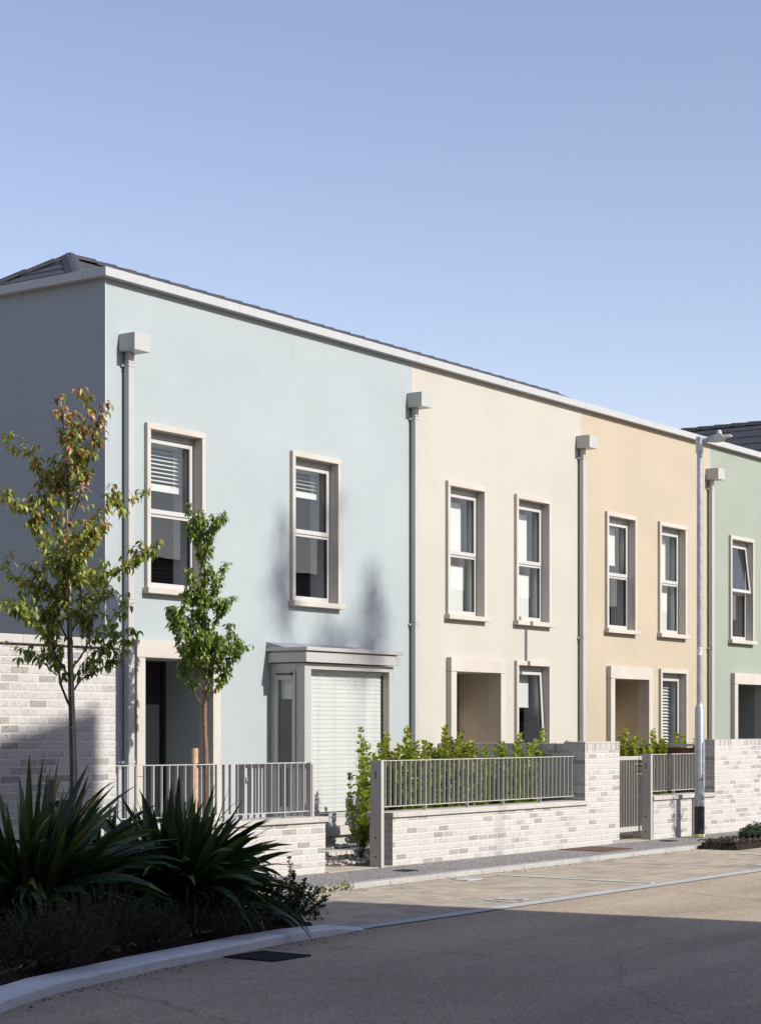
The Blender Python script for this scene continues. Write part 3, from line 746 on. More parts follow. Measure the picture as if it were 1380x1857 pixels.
# side casement
y0, y1 = YB+T+.04, -.075
q = MB(); za, zc = zb+.09, zt-.09
q.box(bx0-.014, bx0+.03, y0, y0+.055, za, zc); q.box(bx0-.014, bx0+.03, y1-.055, y1, za, zc)
q.box(bx0-.014, bx0+.03, y0+.055, y1-.055, zc-.12, zc); q.box(bx0-.014, bx0+.03, y0+.055, y1-.055, za, za+.055)
q.build('sash', M['baymetal'], bay, bevel=.003)
q = MB(); q.face([(bx0+.01,y1-.055,za+.055),(bx0+.01,y0+.055,za+.055),(bx0+.01,y0+.055,zc-.12),(bx0+.01,y1-.055,zc-.12)]); q.build('pane', M['glass'], bay)
q = MB(); q.box(bx0-.03, bx0-.0145, y0+.035, y1-.035, zc-.055, zc-.035); q.box(bx0-.034, bx0-.0145, y0+.04, y0+.07, zc-.06, zc-.03); q.build('vent', M['dark'], bay)
q = MB(); q.box(bx0-.06, bx1+.05, YB-.07, -.002, zt+.012, zt+.135)
q.build('bay_fascia', M['baymetal'], bay, bevel=.003)
q = MB(); q.box(bx0-.09, bx1+.10, YB-.10, -.002, zt+.155, zt+.20); q.box(bx0-.03, bx1+.02, YB-.04, -.003, zt+.134, zt+.156)
q.build('bay_roof', M['baymetal'], bay, bevel=.003)
q = MB(); P = [Vector(p) for p in ((bx0-.08,-.30,zt+.201),(bx1+.09,-.30,zt+.201),(bx1+.09,-.002,zt+.275),(bx0-.08,-.002,zt+.275),(bx0-.08,-.002,zt+.201),(bx1+.09,-.002,zt+.201))]
q.conn(P, ((0,1,2,3),(0,3,4),(1,5,2))); q.build('flashing', M['lead'], bay)
q = MB(); q.box(bx0-.0, bx1-.0, YB+.0, -.002, .36, zb-.002); q.build('sill_panel', M['frame'], bay, bevel=.003)
q = MB(); q.box(bx0-.05, bx1+.05, YB-.06, -.002, .24, .356); q.build('bay_sill', M['coping'], bay, bevel=.004)
q = MB(); q.box(bx0, bx1, YB+.0, -.002, GZ-.1, .238); q.build('plinth', M['white'], bay)
def bay_blind():
    q = MB(); z = zt-.11; yb = YB+.13
    q.box(bx0+.14, bx1-.11, yb-.03, yb+.03, zt-.12, zt-.078)
    while z > zb+.06:
        Mx = Matrix.Translation((0, yb, z)) @ Matrix.Rotation(R(85), 4, 'X')
        q.box(bx0+.14, bx1-.115, -.0335, .0335, -.0012, .0012, Mx); z -= .0565
    for xx in (.45, .78, 1.12, 1.45, 1.68): q.box(bx0+xx-.002, bx0+xx+.002, yb-.038, yb-.035, zb+.06, zt-.1)
    q.build('blind', M['blind'], bay)
    q = MB(); q.box(bx0+.07, bx0+.09, y0+.05, y1-.05, zc-.36, zc-.1); q.build('blind', M['blind'], bay)
    q = MB(); q.box(bx0+.15, bx1-.1, YB+.30, YB+.32, zb, zt); q.build('curtain_lining', M['liner'], bay)
bay_blind()

# ---- dark tiled wing behind the far right end
wg = thing('rear_house', (44, 4.3, 0), 'dark slate roofed house rising behind the green house at the right', 'house')
q = MB()
RX, RZ2, RY0, RY1 = 44.0, 9.12, 1.5, 16
zz = 1.6 + (1322.5-776)/ (.8176*(3145-1260)/(21.2))
n = 14; run = 5.0
for k in range(n):
    for sg in (-1, 1):
        a0, a1 = run*(1-k/n), run*(1-(k+1)/n)
        z_0, z_1 = zz-.62*a0, zz-.62*a1
        q.face([(RX+sg*a0,RY0,z_0+.035),(RX+sg*a1,RY0,z_1+.012),(RX+sg*a1,RY1,z_1+.012),(RX+sg*a0,RY1,z_0+.035)])
        q.face([(RX+sg*a0,RY0,z_0-.012),(RX+sg*a0,RY0,z_0+.035),(RX+sg*a0,RY1,z_0+.035),(RX+sg*a0,RY1,z_0-.012)])
rf = q.build('roof', M['tile'], wg)
q = MB(); y = RY0
while y < RY1-.1:
    q.conn([Vector((RX+dx, y+dy, zz+dz+ (.02 if dy else 0))) for dy in (0, .48) for dx, dz in ((-.14,-.05),(-.06,.05),(.06,.05),(.14,-.05))], ((0,1,5,4),(1,2,6,5),(2,3,7,6),(7,6,5,4),(0,1,2,3))); y += .45
q.build('ridge_caps', M['tile'], rf)
q = MB(); q.box(RX-4.6, RX+4.6, RY0+.2, RY1-.2, -.1, zz-.62*4.7)
q.conn([Vector(p) for p in ((RX-4.6,RY0+.2,zz-.62*4.7),(RX+4.6,RY0+.2,zz-.62*4.7),(RX,RY0+.2,zz-.05),(RX-4.6,RY1-.2,zz-.62*4.7),(RX+4.6,RY1-.2,zz-.62*4.7),(RX,RY1-.2,zz-.05))], ((0,1,2),(4,3,5)))
q.build('wall', M['white'], wg)

# ================================================================== GARDEN WALLS
YW = Y(12.77)
TH = .33
def copmesh(pts, z0, z1, over=.03, th=TH):
    """coping along polyline pts (front line), thickness towards +Y"""
    m = MB(); n = len(pts); nor = []
    for i in range(n):
        a = Vector(pts[max(i-1,0)]); b_ = Vector(pts[min(i+1,n-1)]); d = (b_-a).normalized(); nor.append(Vector((-d.y, d.x)))
    P = []
    for i in range(n):
        p = Vector(pts[i]); q = nor[i]
        f = p - q*over; g = p + q*(th+over)
        P += [Vector((f.x,f.y,z0)), Vector((f.x,f.y,z1)), Vector((g.x,g.y,z1)), Vector((g.x,g.y,z0))]
    F = [(i*4+k, (i+1)*4+k, (i+1)*4+(k+1)%4, i*4+(k+1)%4) for i in range(n-1) for k in range(4)]
    F += [(0,1,2,3), tuple((n-1)*4+k for k in (3,2,1,0))]
    m.conn(P, F); return m
def ext(pts, a, b_):
    p0, p1 = Vector(pts[0]), Vector(pts[1]); q0, q1 = Vector(pts[-2]), Vector(pts[-1])
    return [tuple(p0-(p1-p0).normalized()*a)] + [tuple(p) for p in pts[1:-1]] + [tuple(q1+(q1-q0).normalized()*b_)]
CT0, CT1 = .567, .626
# left tall wall
XL1 = XF(213.5, Y(12.40))
lw = thing('garden_wall', (12.4, Y(12.4), 0), 'tall white washed brick wall behind the young tree, half in shadow', 'wall', 'brick garden walls')
pts = [(6.0, Y(12.55)), (XL1-.03, Y(12.40))]
q = copmesh(pts, -.1, 2.36, 0); q.build('brickwork', M['brick'], lw)
q = copmesh(ext(pts, 0, .03), 2.361, 2.44, .035); q.build('coping', M['coping'], lw, bevel=.006)
# W1 low curved wall with railing
W1 = [(13.9, Y(13.32)), (14.9, Y(13.06)), (15.7, Y(12.91)), (16.5, Y(12.84)), (17.11, Y(12.80))]
w1 = thing('garden_wall', (16.4, Y(12.9), 0), 'low white brick wall left of the open gateway, behind the spiky plants', 'wall', 'brick garden walls')
q = copmesh(W1, -.1, CT0-.001, 0); q.build('brickwork', M['brick'], w1)
q = copmesh(ext(W1, 0, .03), CT0, CT1); q.build('coping', M['coping'], w1, bevel=.006)
# W2 low wall + pier
xw2, xp0, xp1 = XF(712, YW), XF(1061, YW), XF(1123.5, YW)
w2 = thing('garden_wall', (20.6, YW, 0), 'long low white brick wall below the hedge, ending in a tall pier', 'wall', 'brick garden walls')
q = MB(); q.box(xw2, xp0, YW, YW+TH, -.1, CT0-.001); q.box(xp0, xp1, YW-.0, YW+TH, -.1, 1.30)
q.build('brickwork', M['brick'], w2)
q = MB(); q.box(xp0-.001, xp1+.001, YW-.001, YW+TH+.001, 1.301, 1.40); q.build('brick_on_edge', M['brickhead'], w2)
q = MB(); q.box(xp0+.0, xp1+.0, YW-.005, YW+TH+.005, 1.401, 1.425); q.build('pier_cap', M['coping'], w2, bevel=.004)
q = MB(); q.box(xw2-.03, xp0+.04, YW-.03, YW+TH+.03, CT0, CT1); q.build('coping', M['coping'], w2, bevel=.006)
# party wall between cream and peach gardens (runs back to the facade)
pw = thing('garden_wall', (24.0, -1.2, 0), 'shaded brick wall running back to the cream house behind the hedge', 'wall', 'brick garden walls')
q = MB(); q.box(xp0+.05, xp0+.38, YW+TH+.001, -.02, -.1, 1.30); q.build('brickwork', M['brick'], pw)
q = MB(); q.box(xp0+.049, xp0+.381, YW+TH+.002, -.021, 1.301, 1.40); q.build('brick_on_edge', M['brickhead'], pw)
# W3 right low wall, W4 tall wall
xg1 = XF(1184.5, YW); xw4 = XF(1296, YW)
w3 = thing('garden_wall', (xg1+1, YW, 0), 'short low white brick wall between the second gate and the tall far wall', 'wall', 'brick garden walls')
q = MB(); q.box(xg1, xw4-.001, YW, YW+TH, -.1, CT0-.001); q.build('brickwork', M['brick'], w3)
q = MB(); q.box(xg1-.03, xw4+.0, YW-.03, YW+TH+.03, CT0, CT1); q.build('coping', M['coping'], w3, bevel=.006)
w4 = thing('garden_wall', (xw4+2, YW, 0), 'tall white brick wall right of the lamp post at the photo edge', 'wall', 'brick garden walls')
q = MB(); q.box(xw4, 36, YW, YW+TH, -.1, 1.34); q.build('brickwork', M['brick'], w4)
q = MB(); q.box(xw4-.001, 36, YW-.001, YW+TH+.001, 1.341, 1.44); q.build('brick_on_edge', M['brickhead'], w4)
# steel post let into W3
q = MB(); xx = XF(1262, YW-.05); q.box(xx-.03, xx, YW-.075, YW+.0, 0, CT0+.02)
tag(q.build('steel_post', M['rail'], loc=(xx, YW, 0), bevel=.003), 'narrow dark steel post on the low wall behind the lamp post foot', 'post')
# brown timber screen
tf = thing('timber_fence', (27.6, -1.6, 0), 'low red brown timber fence with pale cap behind the far garden shrubs', 'fence')
q = MB(); xb_ = xw4+.06
for k in range(7): q.box(xb_-.02, xb_, YW+TH+.02, -.05, .2+k*.16, .2+k*.16+.15)
q.build('boards', M['brownboard'], tf)
q = MB(); q.box(xb_-.06, xb_+.02, YW+TH+.01, -.03, 1.33, 1.37); q.build('cap', M['white'], tf)
# ---- railings
def railing(pts, zb_, zt_, label, post_every=.92, step=.105, off=.165, first_post=None, name='railing'):
    c = Vector(pts[len(pts)//2]); th_ = thing(name, (c.x, c.y+off, CT1), label, 'railing', 'metal railings on the garden walls')
    top, bot, bars = MB(), MB(), MB(); posts = []
    acc = 0; nextb = 0; nextp = first_post if first_post is not None else post_every
    tot = sum((Vector(b_)-Vector(a)).length for a, b_ in zip(pts, pts[1:]))
    for a, b_ in zip(pts, pts[1:]):
        a, b_ = Vector(a), Vector(b_); L_ = (b_-a).length; d = (b_-a)/L_; nn = Vector((-d.y, d.x))
        ang = math.atan2(d.y, d.x); base = a + nn*off
        Mx = Matrix.Translation((base.x, base.y, 0)) @ Matrix.Rotation(ang, 4, 'Z')
        top.box(0, L_, -.022, .022, zt_-.01, zt_, Mx); bot.box(0, L_, -.018, .018, zb_, zb_+.01, Mx)
        while nextb < acc + L_:
            t = nextb-acc; isp = abs(nextb - nextp) < step/2
            if isp:
                p = MB(); p.box(t-.006, t+.006, -.0225, .0225, CT1-.002, zt_-.0105, Mx); posts.append(p); nextp += post_every
            else: bars.box(t-.004, t+.004, -.018, .018, zb_+.0105, zt_-.0105, Mx)
            nextb += step
        acc += L_
    top.build('top_rail', M['rail'], th_); bot.build('bottom_rail', M['rail'], th_); bars.build('bars', M['rail'], th_)
    for p in posts: p.build('post', M['rail'], th_)
    return th_
ZR0, ZR1 = .682, 1.232
r1 = railing(ext(W1, -.02, -.07), ZR0, ZR1, 'putty coloured railing on the low wall left of the open gateway', first_post=.84)
p = MB(); px_, py_ = 17.02, Y(12.80)+.165
p.box(px_-.006, px_+.006, -.035+py_, .035+py_, CT1-.002, ZR1); p.build('end_post', M['rail'], r1)
railing([(xw2-.03, YW), (xp0-.04, YW)], ZR0, ZR1, 'putty coloured railing in front of the long garden hedge', first_post=.92)
railing([(xg1+.02, YW), (xw4-.10, YW)], ZR0, ZR1, 'putty coloured railing behind the lamp post, right of the closed gate', first_post=.92)
# gate posts (flat steel with holes)
def gate_post(x, label):
    t = thing('gate_post', (x, YW+.08, 0), label, 'gate post', 'flat steel gate posts')
    q = MB(); q.box(x-.012, x, YW-.035, YW+.10, -.02, 1.24); q.box(x-.012, x+.045, YW-.047, YW-.035, -.02, 1.24)
    q.build('post_body', M['rail'], t, bevel=.002)
    q = MB(); 
    for z, hh in ((1.07, .045), (.34, .012), (.12, .012)): q.box(x-.0135, x-.0125, YW+.025, YW+.04+(.005 if hh<.02 else 0), z-hh, z+hh)
    q.build('bolt_holes', M['dark'], t)
gate_post(XF(696.5, YW-.047)-.045, 'flat steel gate post at the left end of the hedge railing')
gate_post(XF(1183.5, YW-.047)-.045, 'flat steel gate post on the latch side of the closed gate')
# gates
def gate(name, loc, ang, label, width=1.0, cut=True):
    t = thing(name, loc, label, 'gate', 'bar gates')
    Mx = Matrix.Translation(loc) @ Matrix.Rotation(ang, 4, 'Z')
    z0_, z1_ = .13, 1.21
    q = MB(); q.box(0, width, -.02, .02, z1_-.055, z1_, Mx); q.box(0, width, -.02, .02, z0_, z0_+.07, Mx)
    q.box(0, .035, -.02, .02, z0_+.07, z1_-.055, Mx); q.box(width-.035, width, -.02, .02, z0_+.07, z1_-.055, Mx)
    q.build('gate_frame', M['rail'], t, bevel=.002)
    q = MB(); x = .12
    while x < width-.08:
        top_ = z1_-.055 if x < width-.26 or not cut else z1_-.26
        q.box(x-.004, x+.004, -.017, .017, z0_+.07, top_, Mx); x += .082
    if cut: q.box(width-.27, width-.035, -.017, .017, z1_-.262, z1_-.253, Mx); q.box(width-.33, width-.035, -.017, .017, z1_-.122, z1_-.113, Mx)
    q.build('bars', M['rail'], t)
    q = MB(); q.box(width-.12, width-.06, -.03, .03, z1_-.235, z1_-.205, Mx); q.box(width-.13, width-.10, -.05, .05, z1_-.21, z1_-.16, Mx)
    q.build('latch', M['galv'], t, bevel=.003)
gate('garden_gate', (xp1+.03, YW+.16, 0), 0, 'closed bar gate between the brick pier and the steel post', XF(1172, YW+.14)-xp1-.03)
gate('garden_gate', (17.14, Y(12.99), 0), R(97), 'open bar gate swung inwards beside the box bay window', .98, False)

# ================================================================== LAMP POST
XLm, YLm = rr(1268.5)*12.45, Y(12.45)
lp = thing('lamp_post', (XLm, YLm, 0), 'galvanised street lamp post numbered 2 on the footpath', 'street lamp')
q = MB(); q.tube([(XLm,YLm,-.02),(XLm,YLm,1.90),(XLm,YLm,1.97)], [.072,.070,.044], 24); q.tube([(XLm,YLm,1.96),(XLm,YLm,5.72)], [.044,.040], 24, False)
q.build('column', M['galv'], lp)
q = MB(); q.tube([(XLm,YLm,.03),(XLm,YLm,.46)], [.0745,.0745], 24); q.build('base_sleeve', M['dark'], lp)
q = MB(); q.tube([(XLm,YLm,.015),(XLm,YLm,.055)], [.078,.078], 24); q.build('base_ring', M['yellow'], lp)
q = MB(); q.box(XLm-.035, XLm+.035, YLm-.0735, YLm-.071, .75, 1.4); q.build('access_door', M['galv'], lp, bevel=.002)
q = MB(); zt_ = 5.70
q.tube([(XLm,YLm,5.66),(XLm,YLm,5.90)], [.056,.056], 20)
q.build('spigot_cap', M['galv'], lp, bevel=.003)
dv = Vector((.22, -1, .0)).normalized(); Mx = Matrix.Translation((XLm, YLm, 5.84)) @ Matrix.Rotation(math.atan2(dv.y, dv.x), 4, 'Z') @ Matrix.Rotation(R(-5), 4, 'Y')
q = MB(); q.tube([Mx @ Vector((.03,0,0)), Mx @ Vector((.16,0,0))], [.038,.036], 16); q.build('arm', M['galv'], lp)
q = MB()
prof = [(.15,.05,.04,-.035),(.22,.075,.055,-.045),(.33,.085,.06,-.045),(.37,.085,.03,-.01),(.46,.08,.025,.0),(.475,.07,.02,.005)]
P = []
for (x, w, t_, b_) in prof: P += [Mx @ Vector(p) for p in ((x,-w,b_),(x,w,b_),(x,w*.8,t_),(x,-w*.8,t_))]
F = [(i*4+k,(i+1)*4+k,(i+1)*4+(k+1)%4,i*4+(k+1)%4) for i in range(len(prof)-1) for k in range(4)] + [(3,2,1,0), tuple(4*(len(prof)-1)+k for k in range(4))]
q.conn(P, F); q.build('lantern', M['pipe'], lp, bevel=.004)
q = MB(); q.tube([Mx @ Vector((.30,0,.058)), Mx @ Vector((.30,0,.085)), Mx @ Vector((.30,0,.11)), Mx @ Vector((.30,0,.125))], [.038,.038,.032,.012], 14); q.build('sensor', M['frame'], lp)
# number plate: faces the camera side of the street
nd = (Vector((0, CY, 0)) - Vector((XLm, YLm, 0))).normalized(); na = math.atan2(nd.y, nd.x)
zp = 2.745
q = MB(); hw = R(48)
for k in range(10):
    a0, a1 = na-hw+2*hw*k/10, na-hw+2*hw*(k+1)/10; rad = .0475
    q.face([(XLm+rad*math.cos(a0),YLm+rad*math.sin(a0),zp-.055),(XLm+rad*math.cos(a1),YLm+rad*math.sin(a1),zp-.055),(XLm+rad*math.cos(a1),YLm+rad*math.sin(a1),zp+.055),(XLm+rad*math.cos(a0),YLm+rad*math.sin(a0),zp+.055)], sm=True)
npo = q.build('number_plate', M['numplate'], lp)
me = text_mesh('2', .115)
for v in me.vertices:
    a = na + v.co.x/.0480; v.co = Vector((.0486*math.cos(a)+v.co.z*0, .0486*math.sin(a), v.co.y+zp))
me.materials.append(M['dark']); o = bpy.data.objects.new('number', me); COL.objects.link(o); o.parent = npo
me.transform(Matrix.Translation((0,0,0)))

# ================================================================== PLANTS
RV = Vector((ST, -CT, 0)); VV = Vector((CT, ST, 0))     # across the view and into it
def leaf(m, p, d, up, L_, w, c, droop=.25, fold=.25, round_=.5):
    d = d.normalized(); s_ = d.cross(up)
    if s_.length < 1e-3: s_ = d.cross(Vector((1,0,0)))
    s_.normalize(); n_ = s_.cross(d).normalized()
    a = p; b_ = p + d*L_*.5 - n_*L_*droop*.22; t = p + d*L_*.93 - n_*L_*droop
    l0 = p + d*L_*.27 + s_*w*.42 + n_*w*fold*.5; r0 = p + d*L_*.27 - s_*w*.42 + n_*w*fold*.5
    l1 = p + d*L_*.62 + s_*w*.40 + n_*(w*fold*.5-L_*droop*.4); r1_ = p + d*L_*.62 - s_*w*.40 + n_*(w*fold*.5-L_*droop*.4)
    m.conn([a,l0,l1,t,r1_,r0,b_], ((0,6,1),(1,6,2),(2,6,3),(0,5,6),(5,4,6),(4,3,6)), c, True)
def rdir(el=0.0, spread=1.0):
    a = random.uniform(0, 6.283); e = el + random.uniform(-.5,.5)*spread
    return Vector((math.cos(a)*math.cos(e), math.sin(a)*math.cos(e), math.sin(e)))
def smooth_path(pts, n=5):
    out = []; P = [pts[0]] + list(pts) + [pts[-1]]
    for i in range(1, len(P)-2):
        for k in range(n):
            t = k/n; a, b_, c, d = P[i-1], P[i], P[i+1], P[i+2]
            out.append(.5*((2*b_) + (c-a)*t + (2*a-5*b_+4*c-d)*t*t + (-a+3*b_-3*c+d)*t*t*t))
    out.append(P[-2]); return out
def young_tree(base, s, trunk, limbs, leafmat, barkmat, label, dens, LL, LWd, tw_step=.055, tr=.028, wig=.012, redtop=False, group=None, extra=0, twl=(.08,.2)):
    """trunk / limbs: lists of (across, height) in metres around base"""
    t = thing('young_tree', base, label, 'tree', group)
    B = Vector(base)
    def W_(a, z, dep=0): return B + RV*a + VV*dep + Vector((0,0,z))
    tp = smooth_path([W_(a, z) + Vector((random.uniform(-wig,wig), random.uniform(-wig,wig), 0)) for a, z in trunk], 5)
    m = MB(); n = len(tp); ht = trunk[-1][1]
    m.tube(tp, [tr*(1-.86*(max(0,p.z-B.z)/ht)**.9)+.002 for p in tp], 9); m.build('trunk', barkmat, t)
    br = MB(); lf = MB(); ztop = B.z+ht; zlow = B.z+ht*.45
    def dress(path, r0, t0=.12, lim=1.0, topc=False):
        L_ = sum((b_-a).length for a, b_ in zip(path, path[1:])); acc = 0; nxt = L_*t0
        for a, b_ in zip(path, path[1:]):
            sl = (b_-a).length
            while nxt < acc+sl:
                f = (nxt-acc)/max(sl,1e-6); p = a.lerp(b_, f)
                cl = random.random() < .12
                tl = random.uniform(*twl)*(1.2-.6*nxt/L_)
                d = ((b_-a).normalized()*.6 + rdir(.35, 1.2)).normalized()
                q = p + d*tl*.6 ; q2 = p + d*tl + Vector((0,0,tl*.12))
                br.tube([p, q, q2], [.0028,.002,.0012], 4, False)
                k = max(1, int(random.gauss(dens, dens*.35)))
                for _ in range(k):
                    u = random.random()**.7; pp = p.lerp(q2, u)
                    ld = (d*.30 + rdir(-.75, 1.1)).normalized()
                    hfrac = (pp.z-zlow)/(ztop-zlow)
                    c = random.random()*.62 + (max(0, hfrac)**1.5*.75*random.random() if redtop else 0)
                    leaf(lf, pp + ld*.012, ld, Vector((random.uniform(-.4,.4),random.uniform(-.4,.4),1)), LL*random.uniform(.7,1.15), LWd*random.uniform(.75,1.15), min(1,c), droop=random.uniform(.15,.6), fold=random.uniform(.1,.7))
                nxt += tw_step*random.uniform(.5,1.5)
            acc += sl
    for lim in limbs:
        pts, r0 = lim[0], lim[1]; dd = lim[2] if len(lim) > 2 else random.choice((-1,1))*random.uniform(.1,.3)
        Lh = [W_(a, z, dd*(i/(len(pts)-1))**1.2) for i, (a, z) in enumerate(pts)]
        path = smooth_path(Lh, 5); n_ = len(path)
        path = [p + Vector((random.uniform(-.006,.006),)*3) for p in path]
        br.tube(path, [r0*(1-.82*i/(n_-1)) for i in range(n_)], 6, False)
        dress(path, r0, .22 if len(pts) > 2 else .1)
        # secondary branches
        for _ in range(lim[3] if len(lim) > 3 else 2):
            i = random.randint(int(n_*.3), n_-2); d = ((path[min(i+1,n_-1)]-path[i]).normalized()*.7 + rdir(.5, .9)).normalized()
            ln = random.uniform(.12,.28); sp = [path[i], path[i]+d*ln*.5, path[i]+d*ln+Vector((0,0,ln*.25))]
            br.tube(sp, [r0*.35+.001,.003,.0015], 5, False); dress(smooth_path(sp, 3), .003, .15)
    top = [p for p in tp if p.z > B.z + ht*.55]
    dress(top, .004, .1)
    br.build('branches', M['twig'], t); lf.build('crown', leafmat, t)
    return t
# left tree (in the foreground bed)
DT = 10.6; s1 = .8176*(3145-128)/DT
T1 = (rr(128)*DT, Y(DT), .06)
P1 = lambda *a: [((x-128)/s1, 1.54+(1322.5-y)/s1) for x, y in a]
limbs1 = [
 (P1((127,1282),(112,1248),(104,1215),(92,1160),(76,1110),(62,1070)), .011, .12, 4),
 (P1((104,1225),(82,1205),(62,1188),(46,1196)), .006, -.1, 2),
 (P1((126,1230),(104,1190),(84,1150),(52,1120),(22,1108)), .009, -.2, 4),
 (P1((131,1256),(146,1235),(172,1218),(205,1195),(238,1148)), .008, .1, 3),
 (P1((131,1210),(155,1180),(168,1140),(178,1090),(205,1075)), .009, -.15, 4),
 (P1((128,1125),(155,1090),(190,1060),(222,1028),(262,990)), .008, .05, 4),
 (P1((128,1125),(96,1080),(60,1060),(25,1052)), .008, .2, 4),
 (P1((124,1070),(92,1020),(72,960),(50,925),(28,925)), .008, -.1, 4),
 (P1((128,1048),(150,1000),(165,950),(190,905),(215,920)), .008, .2, 4),
 (P1((124,1000),(96,950),(82,900),(66,855),(52,822)), .007, .1, 4),
 (P1((124,960),(146,900),(160,850),(172,795),(182,775)), .007, -.15, 4),
 (P1((123,900),(104,870),(88,850)), .005, .15, 2), (P1((123,905),(142,870),(150,840)), .005, -.1, 2),
 (P1((127,1170),(104,1120),(110,1060),(98,1000)), .008, .32, 4), (P1((128,1150),(150,1100),(150,1040),(162,990)), .008, -.3, 4),
 (P1((126,1100),(112,1040),(105,980)), .007, -.3, 3), (P1((126,1080),(140,1020),(138,960)), .006, .3, 3),
 (P1((131,1240),(150,1200),(190,1165),(196,1130)), .006, .2, 2),
 (P1((122,830),(132,800),(140,775)), .004, .05, 1), (P1((120,800),(104,780)), .003, .05, 1)]
young_tree(T1, s1, P1((131,1716-120),(130,1400),(128,1250),(127,1130),(125,1000),(122,880),(119,800),(112,760),(100,722)) if False else [((3)/s1, -.05)] + P1((131,1500),(131,1400),(128,1250),(127,1130),(125,1000),(122,880),(119,800),(113,760),(100,722)),
           limbs1, M['leafpear'], M['barkdark'], 'young tree with bronze tipped leaves in the foreground bed', 6.4, .069, .033, .040, tr=.038, redtop=True, group='staked young trees', twl=(.06,.17))
# cane tied to the left tree, stake
bx, by = T1[0]+.02, T1[1]
cn = thing('support_cane', (T1[0], T1[1], .05), 'thin grey support cane tied to the bronze leaved young tree', 'plant support')
q = MB(); a = Vector(T1) + RV*.042 - VV*.03; b_ = Vector(T1) - RV*.03; q.tube([a+Vector((0,0,-.05)), a+Vector((0,0,1.4))-RV*.008, b_+Vector((0,0,3.4)), b_ - RV*.02 + Vector((0,0,4.0))], .011, 8); q.build('cane', M['cane'], cn)
q = MB()
for z in (1.55, 3.05, 3.85, 4.0): 
    cc = Vector(T1)+Vector((0,0,z)) + RV*(.03 if z < 3 else -.028)
    q.tube([cc+RV*.034*math.cos(t)+VV*.034*math.sin(t) for t in [k*.7 for k in range(10)]], .003, 5, False)
q.build('tie', M['yellow'], cn)
def stake(base, top, r_, label, tree_base, tie_z, mt):
    t = thing('tree_stake', base, label, 'stake', 'timber tree stakes')
    B = Vector(base); q = MB(); q.tube([B+Vector((0,0,-.1)), B+Vector((0,0,top-.01)), B+Vector((0,0,top))], [r_, r_, r_*.8], 12); q.build('post', mt, t)
    q = MB(); A = Vector((B.x,B.y,tie_z)); T_ = Vector((tree_base[0],tree_base[1],tie_z)); d = (T_-A).normalized(); sd = Vector((-d.y,d.x,0))
    e = (T_-A).length
    ring = [A-d*r_*1.15, A-d*.5*r_+sd*r_*1.1, A+d*e*.5+sd*.022, T_+sd*.032, T_+d*.034, T_-sd*.032, A+d*e*.5-sd*.022, A-d*.5*r_-sd*r_*1.1, A-d*r_*1.15]
    P = []; 
    for p in ring: P += [p+Vector((0,0,-.022)), p+Vector((0,0,.022))]
    q.conn(P, [(2*i,2*i+2,2*i+3,2*i+1) for i in range(len(ring)-1)]); q.build('tie', M['dark'], t); return t
stake(tuple(Vector(T1) - RV*.145 - VV*.02), (1322.5-1428)/s1+1.6-.0, .030, 'short dark stake tied to the foreground tree among the spiky leaves', T1, 1.02, M['barkdark'])
# right tree (inside the blue house garden)
DT2 = 13.95; s2 = .8176*(3145-372)/DT2
T2 = (rr(372)*DT2, Y(DT2), .09)
P2 = lambda *a: [((x-372)/s2*(.84 if x > 372 else 1.0), 1.51+(1322.5-y)/s2) for x, y in a]
limbs2 = [
 (P2((372,1290),(352,1255),(338,1225),(328,1185),(318,1150),(310,1118)), .008, .1, 6),
 (P2((372,1280),(395,1250),(415,1225),(435,1195),(441,1180)), .008, -.1, 6),
 (P2((372,1265),(355,1220),(340,1170),(332,1130),(320,1100)), .007, -.2, 6),
 (P2((372,1262),(392,1215),(410,1180),(425,1180)), .007, .2, 5),
 (P2((372,1240),(385,1200),(398,1170),(405,1150)), .007, .05, 5),
 (P2((372,1230),(350,1190),(345,1150)), .006, .25, 4),
 (P2((372,1170),(392,1130),(405,1110),(418,1105)), .006, -.1, 5),
 (P2((372,1160),(352,1110),(340,1085),(330,1075)), .006, .1, 5),
 (P2((372,1120),(388,1080),(392,1050)), .005, .1, 4), (P2((371,1090),(358,1060),(350,1050)), .005, -.1, 3),
 (P2((371,1040),(360,1000),(352,965)), .004, .08, 3), (P2((370,1030),(382,985),(388,960)), .004, -.08, 3),
 (P2((370,985),(384,965),(397,957)), .003, .03, 2), (P2((369,970),(360,940)), .003, 0, 1), (P2((370,1250),(372,1200),(378,1160)), .006, -.3, 5),
 (P2((372,1200),(365,1150),(362,1110)), .006, .28, 5)]
young_tree(T2, s2, [(0, -.05)] + P2((374,1470),(373,1400),(372,1300),(373,1200),(372,1100),(371,1020),(370,960),(366,925)), limbs2,
           M['leafgreen'], M['bark'], 'young green leaved tree in the garden of the blue house', 6.8, .064, .031, .028, tr=.036, group='staked young trees', twl=(.035,.10))
stake(tuple(Vector(T2) - RV*.115 + VV*.0), 1.6+(1322.5-1372)/s2-.09+.09, .040, 'round pale timber stake beside the young tree in the blue house garden', T2, 1.6+(1322.5-1388)/s2, M['stake'])

